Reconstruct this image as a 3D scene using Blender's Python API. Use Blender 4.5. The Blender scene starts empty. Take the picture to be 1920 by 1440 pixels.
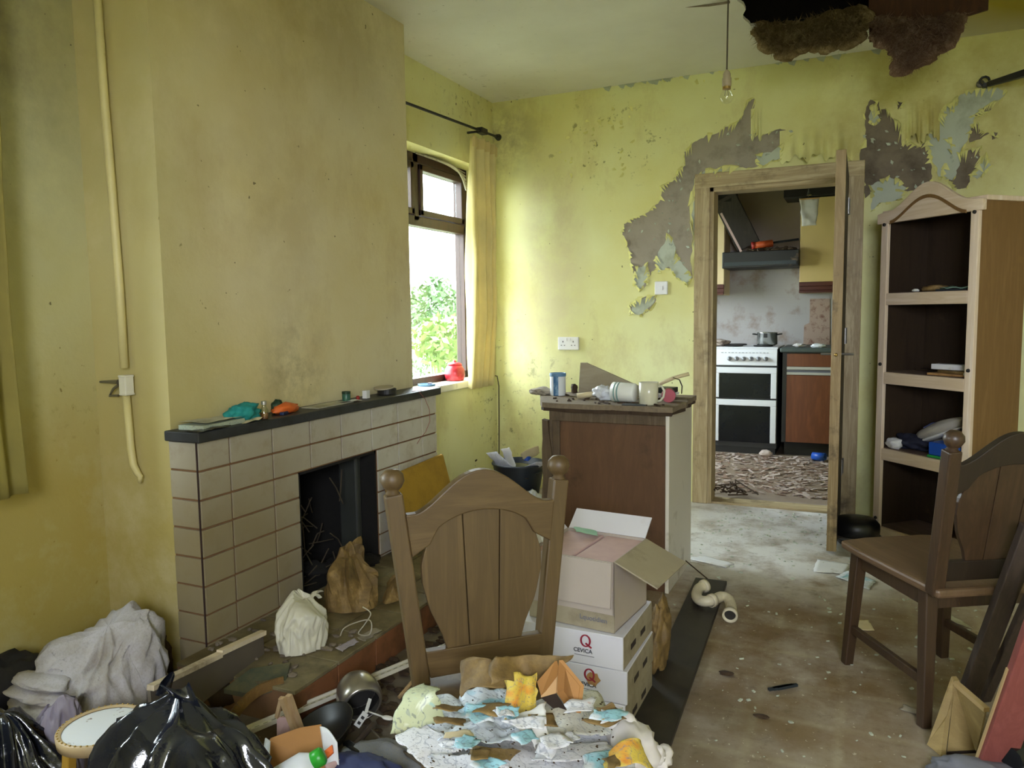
import bpy, bmesh, math, random
from mathutils import Vector, Matrix, noise, Euler
sc = bpy.context.scene
COL = sc.collection
PI = math.pi
W, H = 1920, 1440

# ---------------------------------------------------------------- camera
YAW, PITCH, ROLL, FPX = 0.428150, 0.0923924, -0.0137433, 1440.0
CAM = Vector((0, 0, 1.2))
_cy, _sy = math.cos(YAW), math.sin(YAW)
FW = Vector((-_sy*math.cos(PITCH), _cy*math.cos(PITCH), -math.sin(PITCH)))
_r = Vector((_cy, _sy, 0)); _u = _r.cross(FW)
RT = _r*math.cos(ROLL) + _u*math.sin(ROLL)
UP = -_r*math.sin(ROLL) + _u*math.cos(ROLL)
cd = bpy.data.cameras.new('camera'); cam = bpy.data.objects.new('camera', cd); COL.objects.link(cam)
cam.matrix_world = Matrix.Translation(CAM) @ Matrix((RT, UP, -FW)).transposed().to_4x4()
cd.sensor_fit = 'HORIZONTAL'; cd.sensor_width = 36.0; cd.lens = FPX/W*36.0
cd.clip_start = 0.02; cd.clip_end = 200
sc.camera = cam

# ---------------------------------------------------------------- world, exposure, daylight
wd = bpy.data.worlds.new('overcast'); sc.world = wd; wd.use_nodes = True
bg = wd.node_tree.nodes['Background']
bg.inputs['Color'].default_value = (0.93, 0.98, 1.11, 1); bg.inputs['Strength'].default_value = 14.0
sc.view_settings.view_transform = 'Standard'
try: sc.view_settings.look = 'None'
except Exception: pass
sc.view_settings.gamma = 1.0; sc.view_settings.use_curve_mapping = False
sc.view_settings.exposure = 1.45
try:
    sc.cycles.use_denoising = True
    sc.cycles.max_bounces = 12; sc.cycles.diffuse_bounces = 8; sc.cycles.transparent_max_bounces = 12
    sc.cycles.sample_clamp_indirect = 8.0; sc.cycles.caustics_reflective = False; sc.cycles.caustics_refractive = False
except Exception: pass
def portal(name, loc, rot, sx, sy):
    l = bpy.data.lights.new(name, 'AREA'); l.shape = 'RECTANGLE'; l.size = sx; l.size_y = sy
    o = bpy.data.objects.new(name, l); COL.objects.link(o); o.location = loc; o.rotation_euler = rot
    l.cycles.is_portal = True
    return o
# the openings daylight comes through (x = depth of the window plane)
WIN_A = (-2.47, 3.45, 4.65, 0.76, 2.15)     # window beside the chimney: x, y0, y1, z0, z1
WIN_L = (-2.62, 0.40, 1.28, 0.80, 2.00)     # window behind the left curtain
WIN_K = (-2.42, 5.25, 6.45, 0.95, 2.10)     # kitchen window
FILL_R = (0.15, 1.25, 1.25, 2.20)            # unseen opening added behind the camera for fill light: x0, x1, z0, z1
for nm, w in (('portal_alcove', WIN_A), ('portal_left', WIN_L), ('portal_kitchen', WIN_K)):
    portal(nm, (w[0]-0.12, (w[1]+w[2])/2, (w[3]+w[4])/2), (0, -PI/2, 0), w[4]-w[3], w[2]-w[1])
portal('portal_fill', ((FILL_R[0]+FILL_R[1])/2, -1.42, (FILL_R[2]+FILL_R[3])/2), (PI/2, 0, 0), FILL_R[1]-FILL_R[0], FILL_R[3]-FILL_R[2])

# ---------------------------------------------------------------- rays through pixels of the 1920x1440 frame, met with real planes
def ray(px, py): return RT*((px-960)/FPX) - UP*((py-720)/FPX) + FW
def meet(px, py, p0, n):
    d = ray(px, py); n = Vector(n); return CAM + d*((Vector(p0)-CAM).dot(n)/d.dot(n))
def F(px, py, z=0.0): return meet(px, py, (0, 0, z), (0, 0, 1))
def B(px, py, y): return meet(px, py, (0, y, 0), (0, 1, 0))
def L(px, py, x): return meet(px, py, (x, 0, 0), (1, 0, 0))

# ---------------------------------------------------------------- materials
def lin(c):
    if isinstance(c, str): c = [int(c[i:i+2], 16) for i in (0, 2, 4)]
    return tuple(((v/255)/12.92 if v/255 <= 0.04045 else ((v/255+0.055)/1.055)**2.4) for v in c[:3]) + (1.0,)
MATS = {}
class N:                                                     # a small node-graph writer
    def __init__(s, name):
        s.m = bpy.data.materials.new(name); s.m.use_nodes = True; s.t = s.m.node_tree; s.b = s.t.nodes['Principled BSDF']
        s.tc = s.t.nodes.new('ShaderNodeTexCoord'); MATS[name] = s.m
    def n(s, typ, **kw):
        x = s.t.nodes.new(typ)
        for k, v in kw.items():
            if k.startswith('i_'): 
                key = k[2:]; key = int(key) if key.isdigit() else key
                x.inputs[key].default_value = v
            else: setattr(x, k, v)
        return x
    def l(s, a, b): s.t.links.new(a, b)
    def coord(s, scale=(1, 1, 1), rot=(0, 0, 0), loc=(0, 0, 0)):
        mp = s.n('ShaderNodeMapping'); s.l(s.tc.outputs['Object'], mp.inputs['Vector'])
        mp.inputs['Scale'].default_value = scale; mp.inputs['Rotation'].default_value = rot; mp.inputs['Location'].default_value = loc
        return mp.outputs[0]
    def noise(s, scale, detail=5, rough=0.6, vec=None, dist=0.0):
        x = s.n('ShaderNodeTexNoise'); x.inputs['Scale'].default_value = scale; x.inputs['Detail'].default_value = detail
        x.inputs['Roughness'].default_value = rough; x.inputs['Distortion'].default_value = dist
        s.l(vec or s.tc.outputs['Object'], x.inputs['Vector']); return x.outputs['Fac']
    def ramp(s, fac, stops):
        x = s.n('ShaderNodeValToRGB'); e = x.color_ramp.elements
        while len(e) < len(stops): e.new(0.5)
        for i, (p, c) in enumerate(stops): e[i].position = p; e[i].color = c
        s.l(fac, x.inputs[0]); return x.outputs[0]
    def step(s, fac, a, b):
        return s.ramp(fac, [(a, (0, 0, 0, 1)), (b, (1, 1, 1, 1))])
    def mix(s, fac, a, b, mode='MIX'):
        x = s.n('ShaderNodeMix', data_type='RGBA', blend_type=mode)
        for sock, v in ((x.inputs[0], fac), (x.inputs[6], a), (x.inputs[7], b)):
            if isinstance(v, (int, float, tuple)): sock.default_value = v
            else: s.l(v, sock)
        return x.outputs[2]
    def math(s, op, a, b=0.0, clamp=False):
        x = s.n('ShaderNodeMath', operation=op, use_clamp=clamp)
        for k, v in ((0, a), (1, b)):
            if isinstance(v, (int, float)): x.inputs[k].default_value = v
            else: s.l(v, x.inputs[k])
        return x.outputs[0]
    def xyz(s):
        x = s.n('ShaderNodeSeparateXYZ'); s.l(s.tc.outputs['Object'], x.inputs[0]); return x.outputs
    def ball(s, c, r0, r1, sc=(1, 1, 1)):                     # 1 inside r0, 0 beyond r1 (ellipsoid)
        mp = s.n('ShaderNodeMapping'); s.l(s.tc.outputs['Object'], mp.inputs['Vector'])
        mp.inputs['Scale'].default_value = sc; mp.inputs['Location'].default_value = tuple(-c[i]*sc[i] for i in range(3))
        v = s.n('ShaderNodeVectorMath', operation='LENGTH'); s.l(mp.outputs[0], v.inputs[0])
        mr = s.n('ShaderNodeMapRange'); s.l(v.outputs['Value'], mr.inputs[0])
        mr.inputs[1].default_value = r1; mr.inputs[2].default_value = r0; mr.inputs[3].default_value = 0; mr.inputs[4].default_value = 1
        return mr.outputs[0]
    def bump(s, fac, strength, dist=0.01):
        x = s.n('ShaderNodeBump'); x.inputs['Strength'].default_value = strength; x.inputs['Distance'].default_value = dist
        s.l(fac, x.inputs['Height']); s.l(x.outputs[0], s.b.inputs['Normal'])
    def out(s, col, rough=0.6, metal=0.0, spec=None):
        if isinstance(col, tuple): s.b.inputs['Base Color'].default_value = col
        else: s.l(col, s.b.inputs['Base Color'])
        s.b.inputs['Roughness'].default_value = rough; s.b.inputs['Metallic'].default_value = metal
        if spec is not None: s.b.inputs['Specular IOR Level'].default_value = spec
        return s.m
def plain(name, col, rough=0.6, var=0.2, scale=9, metal=0.0, bump=0.0, bscale=60, dirt=None, damt=(0.55, 0.7), dscale=6, spec=None):
    if name in MATS: return MATS[name]
    g = N(name); c = lin(col)
    lo = tuple(v*(1-var) for v in c[:3])+(1,); hi = tuple(min(1, v*(1+var)) for v in c[:3])+(1,)
    k = g.mix(g.noise(scale), lo, hi)
    if dirt is not None: k = g.mix(g.step(g.noise(dscale, 7, 0.65), *damt), k, lin(dirt))
    if bump: g.bump(g.noise(bscale, 4), bump, 0.004)
    return g.out(k, rough, metal, spec)
def wood(name, c1, c2, axis='Z', rough=0.55, k=26, dirt=None, damt=(0.55, 0.75), spec=None):
    if name in MATS: return MATS[name]
    g = N(name); s = {'X': (1.6, k, k), 'Y': (k, 1.6, k), 'Z': (k, k, 1.6)}[axis]
    v = g.coord(s); f = g.noise(1.0, 6, 0.65, v, 1.2)
    col = g.ramp(f, [(0.3, lin(c1)), (0.52, lin(c2)), (0.68, lin(c1))])
    if dirt is not None: col = g.mix(g.step(g.noise(4, 6, 0.7), *damt), col, lin(dirt))
    g.bump(f, 0.15, 0.003)
    return g.out(col, rough, 0, spec)
def printed(name, paper, inks, scale=14, amount=0.5, rough=0.75, lines=True):
    if name in MATS: return MATS[name]
    g = N(name); col = lin(paper)
    for i, ink in enumerate(inks):
        f = g.step(g.noise(scale*(0.6+0.5*i), 3, 0.5, g.coord(loc=(3.1*i+1, 7*i, 2*i)), 1.0), 1-amount*0.42-0.1, 1-amount*0.42-0.05)
        col = g.mix(f, col, lin(ink))
    if lines:
        w = g.math('ABSOLUTE', g.math('SUBTRACT', g.math('FRACT', g.math('MULTIPLY', g.noise(scale*.8, 3, .55, g.coord(loc=(2, 5, 1))), 11.0)), .5))
        col = g.mix(g.math('MULTIPLY', g.step(w, .43, .48), 0.4), col, lin('66718a'))
        w2 = g.step(g.noise(scale*14, 1, 0.4, g.coord((1, 2.5, 1))), 0.63, 0.67)
        col = g.mix(g.math('MULTIPLY', w2, 0.5), col, lin('4a4f60'))
    col = g.mix(g.math('MULTIPLY', g.step(g.noise(7, 6, 0.7), 0.5, 0.75), 0.5), col, lin('8a7a5a'))
    g.bump(g.noise(18, 4), 0.25, 0.01)
    return g.out(col, rough)
def glass(name, tint='ffffff', rough=0.0, refl=0.12):
    if name in MATS: return MATS[name]
    g = N(name); t = g.t
    tr = g.n('ShaderNodeBsdfTransparent'); tr.inputs[0].default_value = lin(tint)
    gl = g.n('ShaderNodeBsdfGlossy'); gl.inputs['Roughness'].default_value = 0.05+rough
    mx = g.n('ShaderNodeMixShader'); mx.inputs[0].default_value = refl
    g.l(tr.outputs[0], mx.inputs[1]); g.l(gl.outputs[0], mx.inputs[2]); g.l(mx.outputs[0], t.nodes['Material Output'].inputs[0])
    return g.m

# ---------------------------------------------------------------- mesh building
class MB:
    def __init__(s): s.v = []; s.f = []
    def add(s, vs, fs):
        o = len(s.v); s.v += [Vector(v) for v in vs]; s.f += [tuple(i+o for i in f) for f in fs]; return s
    def box(s, c, size, rot=None):
        x, y, z = size[0]/2, size[1]/2, size[2]/2
        R = (Euler(rot).to_matrix() if rot is not None else Matrix.Identity(3))
        vs = [R @ Vector((i*x, j*y, k*z)) + Vector(c) for i in (-1, 1) for j in (-1, 1) for k in (-1, 1)]
        return s.add(vs, [(0, 1, 3, 2), (4, 6, 7, 5), (0, 4, 5, 1), (2, 3, 7, 6), (0, 2, 6, 4), (1, 5, 7, 3)])
    def span(s, a, b): return s.box([(a[i]+b[i])/2 for i in range(3)], [abs(b[i]-a[i]) for i in range(3)])
    def bar(s, a, b, w, t, up=(0, 0, 1), w2=None, t2=None):    # tapering bar from a to b, w across, t along 'up'
        a, b = Vector(a), Vector(b); d = (b-a).normalized(); x = d.cross(Vector(up)).normalized(); y = x.cross(d)
        w2 = w if w2 is None else w2; t2 = t if t2 is None else t2
        vs = [a+x*(i*w/2)+y*(j*t/2) for i, j in ((-1, -1), (1, -1), (1, 1), (-1, 1))] + [b+x*(i*w2/2)+y*(j*t2/2) for i, j in ((-1, -1), (1, -1), (1, 1), (-1, 1))]
        return s.add(vs, [(3, 2, 1, 0), (4, 5, 6, 7), (0, 1, 5, 4), (1, 2, 6, 5), (2, 3, 7, 6), (3, 0, 4, 7)])
    def tube(s, pts, r, n=8, close=True):
        pts = [Vector(p) for p in pts]; R = r if isinstance(r, (list, tuple)) else [r]*len(pts)
        vs = []; fs = []; prev = None
        for i, p in enumerate(pts):
            d = (pts[min(i+1, len(pts)-1)]-pts[max(i-1, 0)]).normalized()
            if prev is None: x = d.orthogonal().normalized()
            else:
                x = prev - d*prev.dot(d); x = x.normalized() if x.length > 1e-6 else d.orthogonal().normalized()
            prev = x; y = d.cross(x)
            for k in range(n):
                a = 2*PI*k/n; vs.append(p + (x*math.cos(a)+y*math.sin(a))*R[i])
        for i in range(len(pts)-1):
            for k in range(n):
                fs.append((i*n+k, i*n+(k+1) % n, (i+1)*n+(k+1) % n, (i+1)*n+k))
        if close: fs += [tuple(range(n-1, -1, -1)), tuple((len(pts)-1)*n+k for k in range(n))]
        return s.add(vs, fs)
    def lathe(s, prof, n=24, o=(0, 0, 0), axis=None, cap=True):
        R = Vector((0, 0, 1)).rotation_difference(Vector(axis)).to_matrix() if axis is not None else Matrix.Identity(3)
        vs = []; fs = []
        for r, z in prof:
            for k in range(n):
                a = 2*PI*k/n; vs.append(R @ Vector((r*math.cos(a), r*math.sin(a), z)) + Vector(o))
        for i in range(len(prof)-1):
            for k in range(n): fs.append((i*n+k, i*n+(k+1) % n, (i+1)*n+(k+1) % n, (i+1)*n+k))
        if cap: fs += [tuple(range(n-1, -1, -1)), tuple((len(prof)-1)*n+k for k in range(n))]
        return s.add(vs, fs)
    def prism(s, pts, off):                                     # pts: 3D outline, swept by the vector off
        n = len(pts); off = Vector(off); vs = [Vector(p) for p in pts]; vs += [v+off for v in vs]
        return s.add(vs, [tuple(range(n-1, -1, -1)), tuple(range(n, 2*n))]+[(i, (i+1) % n, n+(i+1) % n, n+i) for i in range(n)])
    def grid(s, fn, nu, nv):
        vs = [fn(i/nu, j/nv) for j in range(nv+1) for i in range(nu+1)]; w = nu+1
        return s.add(vs, [(j*w+i, j*w+i+1, (j+1)*w+i+1, (j+1)*w+i) for j in range(nv) for i in range(nu)])
    def blob(s, c, rad, seed=0, amp=0.25, freq=2.0, sub=4, flat=None, crease=0.0):
        bm = bmesh.new(); bmesh.ops.create_icosphere(bm, subdivisions=sub, radius=1.0)
        c = Vector(c); o = Vector((seed*3.7, seed*1.3, seed*2.1)); vs = []
        for v in bm.verts:
            p = v.co.copy(); k = 1 + amp*(.75*noise.noise(p*freq*.8+o) + .3*noise.noise(p*freq*1.9+o*2))
            if crease:                                          # long soft folds along warped bands
                w = p*freq*.8 + .6*noise.noise_vector(p*freq*.7+o)
                k += crease*.42*(.55-abs(noise.noise(Vector((w.x*2.6, w.y*2.6, w.z*.9))+o*3))*1.9)
            p = p*k; q = Vector((p.x*rad[0], p.y*rad[1], p.z*rad[2])) + c
            if flat is not None and q.z < flat: q.z = flat + (q.z-flat)*0.03
            vs.append(q)
        fs = [tuple(v.index for v in f.verts) for f in bm.faces]; bm.free()
        return s.add(vs, fs)
    def heap(s, c, rx, ry, h, apex=(0, 0), seed=0, folds=7, depth=.16, power=1.7, belly=.0, tilt=(0, 0), rough=.1, wr=.04, n=170, m=44):   # cloth or bag gathered at an apex
        c = Vector(c); r = random.Random(seed); o = Vector((seed*1.7, seed*.9, seed*2.3))
        ph = [r.uniform(0, 6.28) for _ in range(4)]
        def fn(u, t):
            a = 2*PI*u; ca, sa = math.cos(a), math.sin(a)
            w = a + .35*math.sin(a+ph[0]) + .5*t*math.sin(2*a+ph[1]) + .35*noise.noise(Vector((ca*1.3, sa*1.3, t*1.4))+o)
            rid = 1-2*abs(math.sin(w*folds/2)) ; rid2 = math.sin(w*folds*1.63+ph[2])
            f = math.sin(PI*min(1, t**.8*1.02))**.8
            rr = t**.72*(1+depth*f*(.75*rid+.35*rid2)) * (1+rough*noise.noise(Vector((ca*.9, sa*.9, t*2))+o*2))
            z = h*(1-t**power)*(1+rough*1.4*noise.noise(Vector((ca*1.2*t, sa*1.2*t, 3))+o)*min(1, 4*t)) + depth*.16*h*f*rid
            q_ = Vector((ca*rr*2.1, sa*rr*2.1, z/max(h, .01)*1.5))+o; q_ += .5*noise.noise_vector(q_*1.3)
            rr *= 1+wr*(1-2.4*abs(noise.noise(q_*1.7)))*min(1, 3*t)
            rr *= 1-belly*max(0, t-.6)/.4; k = (1-t)**1.2
            z *= 1+tilt[0]*ca*rr+tilt[1]*sa*rr
            return c + Vector((ca*rr*rx + apex[0]*k, sa*rr*ry + apex[1]*k, max(0.002, z)))
        return s.grid(fn, n, m)
    def build(s, name, mat, parent=None, at=None, bev=0.0, smooth=False, sub=0, solid=0.0, world=False):
        me = bpy.data.meshes.new(name); o = bpy.data.objects.new(name, me); COL.objects.link(o)
        vs = s.v
        if world and parent is not None:
            I = world_of(parent).inverted(); vs = [I @ v for v in vs]
        elif world:
            n = len(vs); at = Vector((sum(v.x for v in vs)/n, sum(v.y for v in vs)/n, min(v.z for v in vs))); vs = [v-at for v in vs]
        me.from_pydata([tuple(v) for v in vs], [], s.f); me.update()
        bm = bmesh.new(); bm.from_mesh(me); bmesh.ops.recalc_face_normals(bm, faces=bm.faces); bm.to_mesh(me); bm.free()
        me.materials.append(MATS[mat] if isinstance(mat, str) else mat)
        if smooth:
            for p in me.polygons: p.use_smooth = True
        if parent is not None: o.parent = parent
        if at is not None: o.location = at
        if solid: md = o.modifiers.new('thick', 'SOLIDIFY'); md.thickness = solid; md.offset = 0
        if bev:
            md = o.modifiers.new('bevel', 'BEVEL'); md.width = bev; md.segments = 2; md.limit_method = 'ANGLE'
        if sub: md = o.modifiers.new('sub', 'SUBSURF'); md.levels = sub; md.render_levels = sub
        return o
def world_of(o):
    m = Matrix.Translation(o.location) @ o.rotation_euler.to_matrix().to_4x4()
    return world_of(o.parent) @ m if o.parent else m
def tag(o, label, cat=None, group=None, kind=None):
    if label: o['label'] = label
    if cat: o['category'] = cat
    if group: o['group'] = group
    if kind: o['kind'] = kind
    return o
def thing(name, label, cat, loc=(0, 0, 0), rz=0.0, group=None, rot=None):
    o = bpy.data.objects.new(name, None); o.empty_display_size = 0.05; COL.objects.link(o)
    o.location = loc; o.rotation_euler = rot if rot is not None else (0, 0, rz)
    return tag(o, label, cat, group)
def struct(name, mb, mat, **kw):
    o = mb.build(name, mat, **kw); o['kind'] = 'structure'; return o
def copy_tree(o, parent=None):
    c = o.copy(); COL.objects.link(c)
    if parent is not None: c.parent = parent
    for ch in [x for x in bpy.data.objects if x.parent == o and x != c]: copy_tree(ch, c)
    return c
def jag(pts, amp, rnd, depth=3):                                # rough, torn outline
    for k in range(depth):
        out = []
        for i, p in enumerate(pts):
            q = pts[(i+1) % len(pts)]; d = q-p
            out.append(p)
            if d.length < 0.012: continue
            nrm = Vector((-d.z, 0, d.x)) if abs(d.y) < 1e-6 else Vector((-d.y, d.x, 0))
            out.append((p+q)/2 + nrm*(rnd.uniform(-1, 1)*amp))
        pts = out
    return pts
def sheet(cs, nu=14, nv=14, amp=0.006, freq=6, seed=0, curl=None, ragged=.005):   # crumpled paper between four corners (given round the edge)
    a, b, c, d = [Vector(p) for p in cs]; nrm = (b-a).cross(d-a).normalized()
    if nrm.z < 0: nrm = -nrm
    o = Vector((seed*5.3, seed*2.9, seed))
    def fn(u, v):
        p = a*(1-u)*(1-v)+b*u*(1-v)+c*u*v+d*(1-u)*v
        h = amp*(noise.fractal(p*freq+o, 0.7, 2, 3) + 0.7*abs(noise.noise(p*freq*1.7+o*2)))
        e = noise.noise_vector(p*freq*2.0+o)*amp*0.8
        if curl: h += curl(u, v)
        if min(u, v, 1-u, 1-v) < 1e-6: e = e + noise.noise_vector(p*55+o)*ragged*1.6
        return p + nrm*h + Vector((e.x, e.y, 0))
    return MB().grid(fn, nu, nv)
def smoothpath(p, n=4):
    p = [Vector(v) for v in p]; out = []
    for i in range(len(p)-1):
        p0, p1, p2, p3 = p[max(i-1, 0)], p[i], p[i+1], p[min(i+2, len(p)-1)]
        for k in range(n):
            u = k/n; out.append(.5*((2*p1)+(p2-p0)*u+(2*p0-5*p1+4*p2-p3)*u*u+(3*p1-p0-3*p2+p3)*u**3))
    return out+[p[-1]]
rnd = random.Random(7)
# ================================================================ surface materials of the room
def wall_paint(name, base, seed=0.0, stains=()):
    g = N(name)
    a = g.mix(g.step(g.noise(1.3, 5, 0.6, g.coord(loc=(seed, seed, 0))), 0.35, 0.7), lin(base), tuple(v*k for v, k in zip(lin(base)[:3], (0.9, 0.84, 0.62)))+(1,))
    a = g.mix(g.math('MULTIPLY', g.step(g.noise(2.6, 6, 0.7, g.coord((1, 1, 0.6), loc=(0, seed, 5))), 0.52, 0.8), 0.55), a, lin('a98d5e'))
    sp = g.step(g.noise(34, 2, 0.5, g.coord(loc=(seed*2, 0, 0))), 0.745, 0.775)            # fly specks and nail holes
    a = g.mix(g.math('MULTIPLY', sp, 0.8), a, lin('3d3322'))
    for c, r0, r1, s, colr, amt, nsc, th in stains:
        m = g.math('MULTIPLY', g.ball(c, r0, r1, s), g.step(g.noise(nsc, 6, 0.7), *th), True)
        a = g.mix(g.math('MULTIPLY', m, amt), a, lin(colr))
    h = g.math('ADD', g.noise(55, 3), g.math('MULTIPLY', g.noise(6, 4), 1.5))
    g.bump(h, 0.22, 0.004)
    return g.out(a, 0.62, 0, 0.35)
PAINT = 'e2e4ac'
wall_paint('paint_back', PAINT, 1.0, [
    ((-2.28, 4.79, 0.55), 0.1, 0.55, (1, 1, 0.6), '3a3524', 0.75, 19, (0.58, 0.70)),           # black mould low in the corner
    ((-1.95, 4.79, 0.72), 0.05, 0.34, (1, 1, 0.9), '4b4828', 0.6, 13, (0.58, 0.68)),
    ((-2.30, 4.79, 2.35), 0.1, 0.42, (1, 1, 1.2), '8d8368', 0.75, 7, (0.35, 0.6)),            # grey damp by the curtain rail
    ((-1.55, 4.79, 2.25), 0.15, 0.55, (1, 1, 1.6), '5b5426', 0.9, 17, (0.60, 0.66)),          # blistered paint
    ((0.3, 4.79, 2.3), 0.2, 0.9, (1, 1, 1), 'a08a2c', 0.5, 4, (0.3, 0.6)),
    ((-1.9, 4.79, 1.5), 0.2, 0.5, (1.6, 1, 0.5), 'cfc3a0', 0.6, 3, (0.35, 0.6))])
wall_paint('paint_alcove', 'dfdeac', 3.0, [
    ((-2.3, 4.75, 0.6), 0.05, 0.42, (1, 1, 0.55), '3a3524', 0.75, 22, (0.57, 0.68)),
    ((-2.3, 4.6, 2.5), 0.1, 0.6, (1, 0.8, 1.5), '6b6249', 0.7, 20, (0.58, 0.66)),
    ((-2.3, 3.9, 2.0), 0.1, 0.4, (1, 1, 1), '6b6249', 0.5, 20, (0.6, 0.7))])
wall_paint('paint_chimney', 'd9cfab', 5.0, [
    ((-2.25, 1.80, 0.2), 0.3, 1.15, (1, 2.2, 0.9), 'a8943e', 0.75, 3, (0.15, 0.5)),
    ((-2.25, 1.80, 1.5), 0.2, 1.2, (1, 3.5, 0.7), 'b3a868', 0.6, 2, (0.15, 0.5)),  # dims the whole side return, its shade put into the colour
    ((-2.07, 2.45, 0.98), 0.03, 0.26, (1, 1, 1), '5a4a30', 0.55, 9, (0.38, 0.62)),            # soot above the mantel
    ((-2.07, 2.7, 2.5), 0.2, 1.0, (1, 0.7, 1.6), '7f6a35', 0.45, 2, (0.3, 0.6)),
    ((-2.07, 2.4, 1.6), 0.1, 0.6, (1, 1, 1), 'a08a62', 0.35, 3, (0.35, 0.6))])
wall_paint('paint_left', 'c3c198', 8.0, [
    ((-2.42, 1.2, 2.2), 0.2, 0.9, (1, 1, 0.8), '6e685c', 0.85, 3, (0.3, 0.62)),               # greyer high on the wall
    ((-2.42, 1.78, 0.9), 0.05, 0.35, (1, 1, 1.4), '5c5431', 0.45, 24, (0.58, 0.70)),
    ((-2.42, 1.6, 0.35), 0.3, 1.0, (1, 1, 1), 'a8923a', 0.75, 3, (0.15, 0.5))])
wall_paint('paint_plain', 'd9d8b0', 9.0)
g = N('ceiling_paint')
a = g.mix(g.step(g.noise(1.6, 5), 0.35, 0.7), lin('e0dfd8'), lin('d3d1c8'))
a = g.mix(g.math('MULTIPLY', g.ball((-2.3, 4.4, 2.62), 0.05, 0.9, (1, 0.6, 1)), g.math('MULTIPLY', g.step(g.noise(20, 4, 0.6), 0.62, 0.74), .6)), a, lin('6b6450'))
a = g.mix(g.math('MULTIPLY', g.ball((0.9, 4.1, 2.62), 0.45, 1.0, (1, 1, 1)), 1.0), a, lin('a8982f'))      # the damp, yellowed end by the hole
a = g.mix(g.math('MULTIPLY', g.ball((-1.9, 3.3, 2.62), 0.05, 0.7), g.math('MULTIPLY', g.step(g.noise(30, 3, 0.6), 0.68, 0.74), .7)), a, lin('57503c'))
g.bump(g.noise(40, 4), 0.15, 0.004); g.out(a, 0.7)
g = N('floor_lino')                                                     # tiled lino, dirt worn through to brown
xy = g.xyz(); T = 0.232
def gl(o):
    m = g.math('ABSOLUTE', g.math('SUBTRACT', g.math('FRACT', g.math('ADD', g.math('DIVIDE', o, T), 0.13)), 0.5))
    return g.step(m, 0.41, 0.485)
lines = g.math('MAXIMUM', gl(xy[0]), gl(xy[1]))
a = g.mix(g.step(g.noise(3.0, 6, 0.65), 0.38, 0.62), lin('ada294'), lin('8f8068'))
a = g.mix(g.math('MULTIPLY', lines, 0.42), a, lin('b9b096'))
brown = g.math('MULTIPLY', g.ball((-0.25, 2.85, 0), 0.25, 1.05, (0.9, 0.75, 1)), g.step(g.noise(4.2, 6, 0.7), 0.36, 0.6))
a = g.mix(g.math('MULTIPLY', brown, 0.78), a, lin('6f522a'))
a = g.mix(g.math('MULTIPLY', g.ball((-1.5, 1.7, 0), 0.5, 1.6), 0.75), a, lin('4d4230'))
pale = g.math('MULTIPLY', g.ball((-0.4, 4.2, 0), 0.45, 1.1), g.step(g.noise(5, 6, 0.7), 0.30, 0.55))
a = g.mix(g.math('MULTIPLY', pale, 0.95), a, lin('e6e6e4'))  # daylight pooled by the door, put into the floor colour
a = g.mix(g.math('MULTIPLY', g.step(g.noise(16, 7, 0.75), 0.55, 0.72), 0.55), a, lin('4f3f28'))
a = g.mix(g.math('MULTIPLY', g.step(g.noise(60, 3, 0.6), 0.66, 0.7), 0.7), a, lin('cfc6b2'))
a = g.mix(g.math('MULTIPLY', g.ball((-0.6, 5.9, 0), 0.9, 1.12, (0.6, 1, 1)), 0.85), a, lin('8d7a69'))
g.bump(g.noise(30, 5), 0.2, 0.003); g.out(a, 0.5, 0, 0.4)
plain('plaster_grey', '9c9384', 0.85, 0.18, 7, bump=0.3, dirt='6f685c', damt=(0.5, 0.75))
plain('plaster_brown', '7c7060', 0.88, 0.2, 7, bump=0.35, dirt='574d40', damt=(0.45, 0.7))
plain('paint_under', 'b7bfae', 0.7, 0.12, 9, dirt='9a9c86', damt=(0.5, 0.7))
plain('paint_flake', 'dcd98c', 0.6, 0.2, 20)
plain('paint_drape', 'd4c053', 0.5, 0.15, 9)
plain('white_gloss', 'd9d6c8', 0.4, 0.08, 10, dirt='8f8672', damt=(0.58, 0.72))
plain('sill_white', 'e6e3d8', 0.45, 0.06, 10, dirt='a59c88', damt=(0.58, 0.74))
plain('soot', '14120f', 0.9, 0.4, 20, bump=0.5)
plain('loft_dark', '1b1510', 0.95, 0.3, 6)
plain('kitchen_wall', 'a09a97', 0.6, 0.1, 4, dirt='857468', damt=(0.52, 0.68), dscale=5)
plain('kitchen_plaster', 'a6968a', 0.8, 0.12, 4)
plain('grass_green', '86896f', 0.9, 0.3, 4)
wood('frame_brown', '2f1e19', '412a22', 'Z', 0.45)
wood('door_wood', 'b09a72', '8f7850', 'Z', 0.6, 20, dirt='55452c', damt=(0.55, 0.68))
wood('door_dark', '2e2216', '3d2e1e', 'Z', 0.55, 18)
wood('architrave', 'c4b48d', '9f8b63', 'Z', 0.6, 20, dirt='6b5b40', damt=(0.55, 0.72))
wood('architrave_x', 'c4b48d', '9f8b63', 'X', 0.6, 20, dirt='6b5b40', damt=(0.55, 0.72))

# ================================================================ shell
CZ = 2.62
XA, XC, XL, XR = -2.304, -2.074, -2.42, 1.75        # alcove wall, chimney front, left wall, right wall
YB, YR = 4.79, -1.30                                # back wall, rear wall
OUT = -2.85
ROOF = 3.25; TOP = CZ+.02
struct('floor', MB().span((OUT, YR-0.2, -0.12), (XR+0.2, 7.5, 0)), 'floor_lino')
struct('ground', MB().span((-40, -40, -0.5), (40, 50, -0.4)), 'grass_green')
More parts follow.
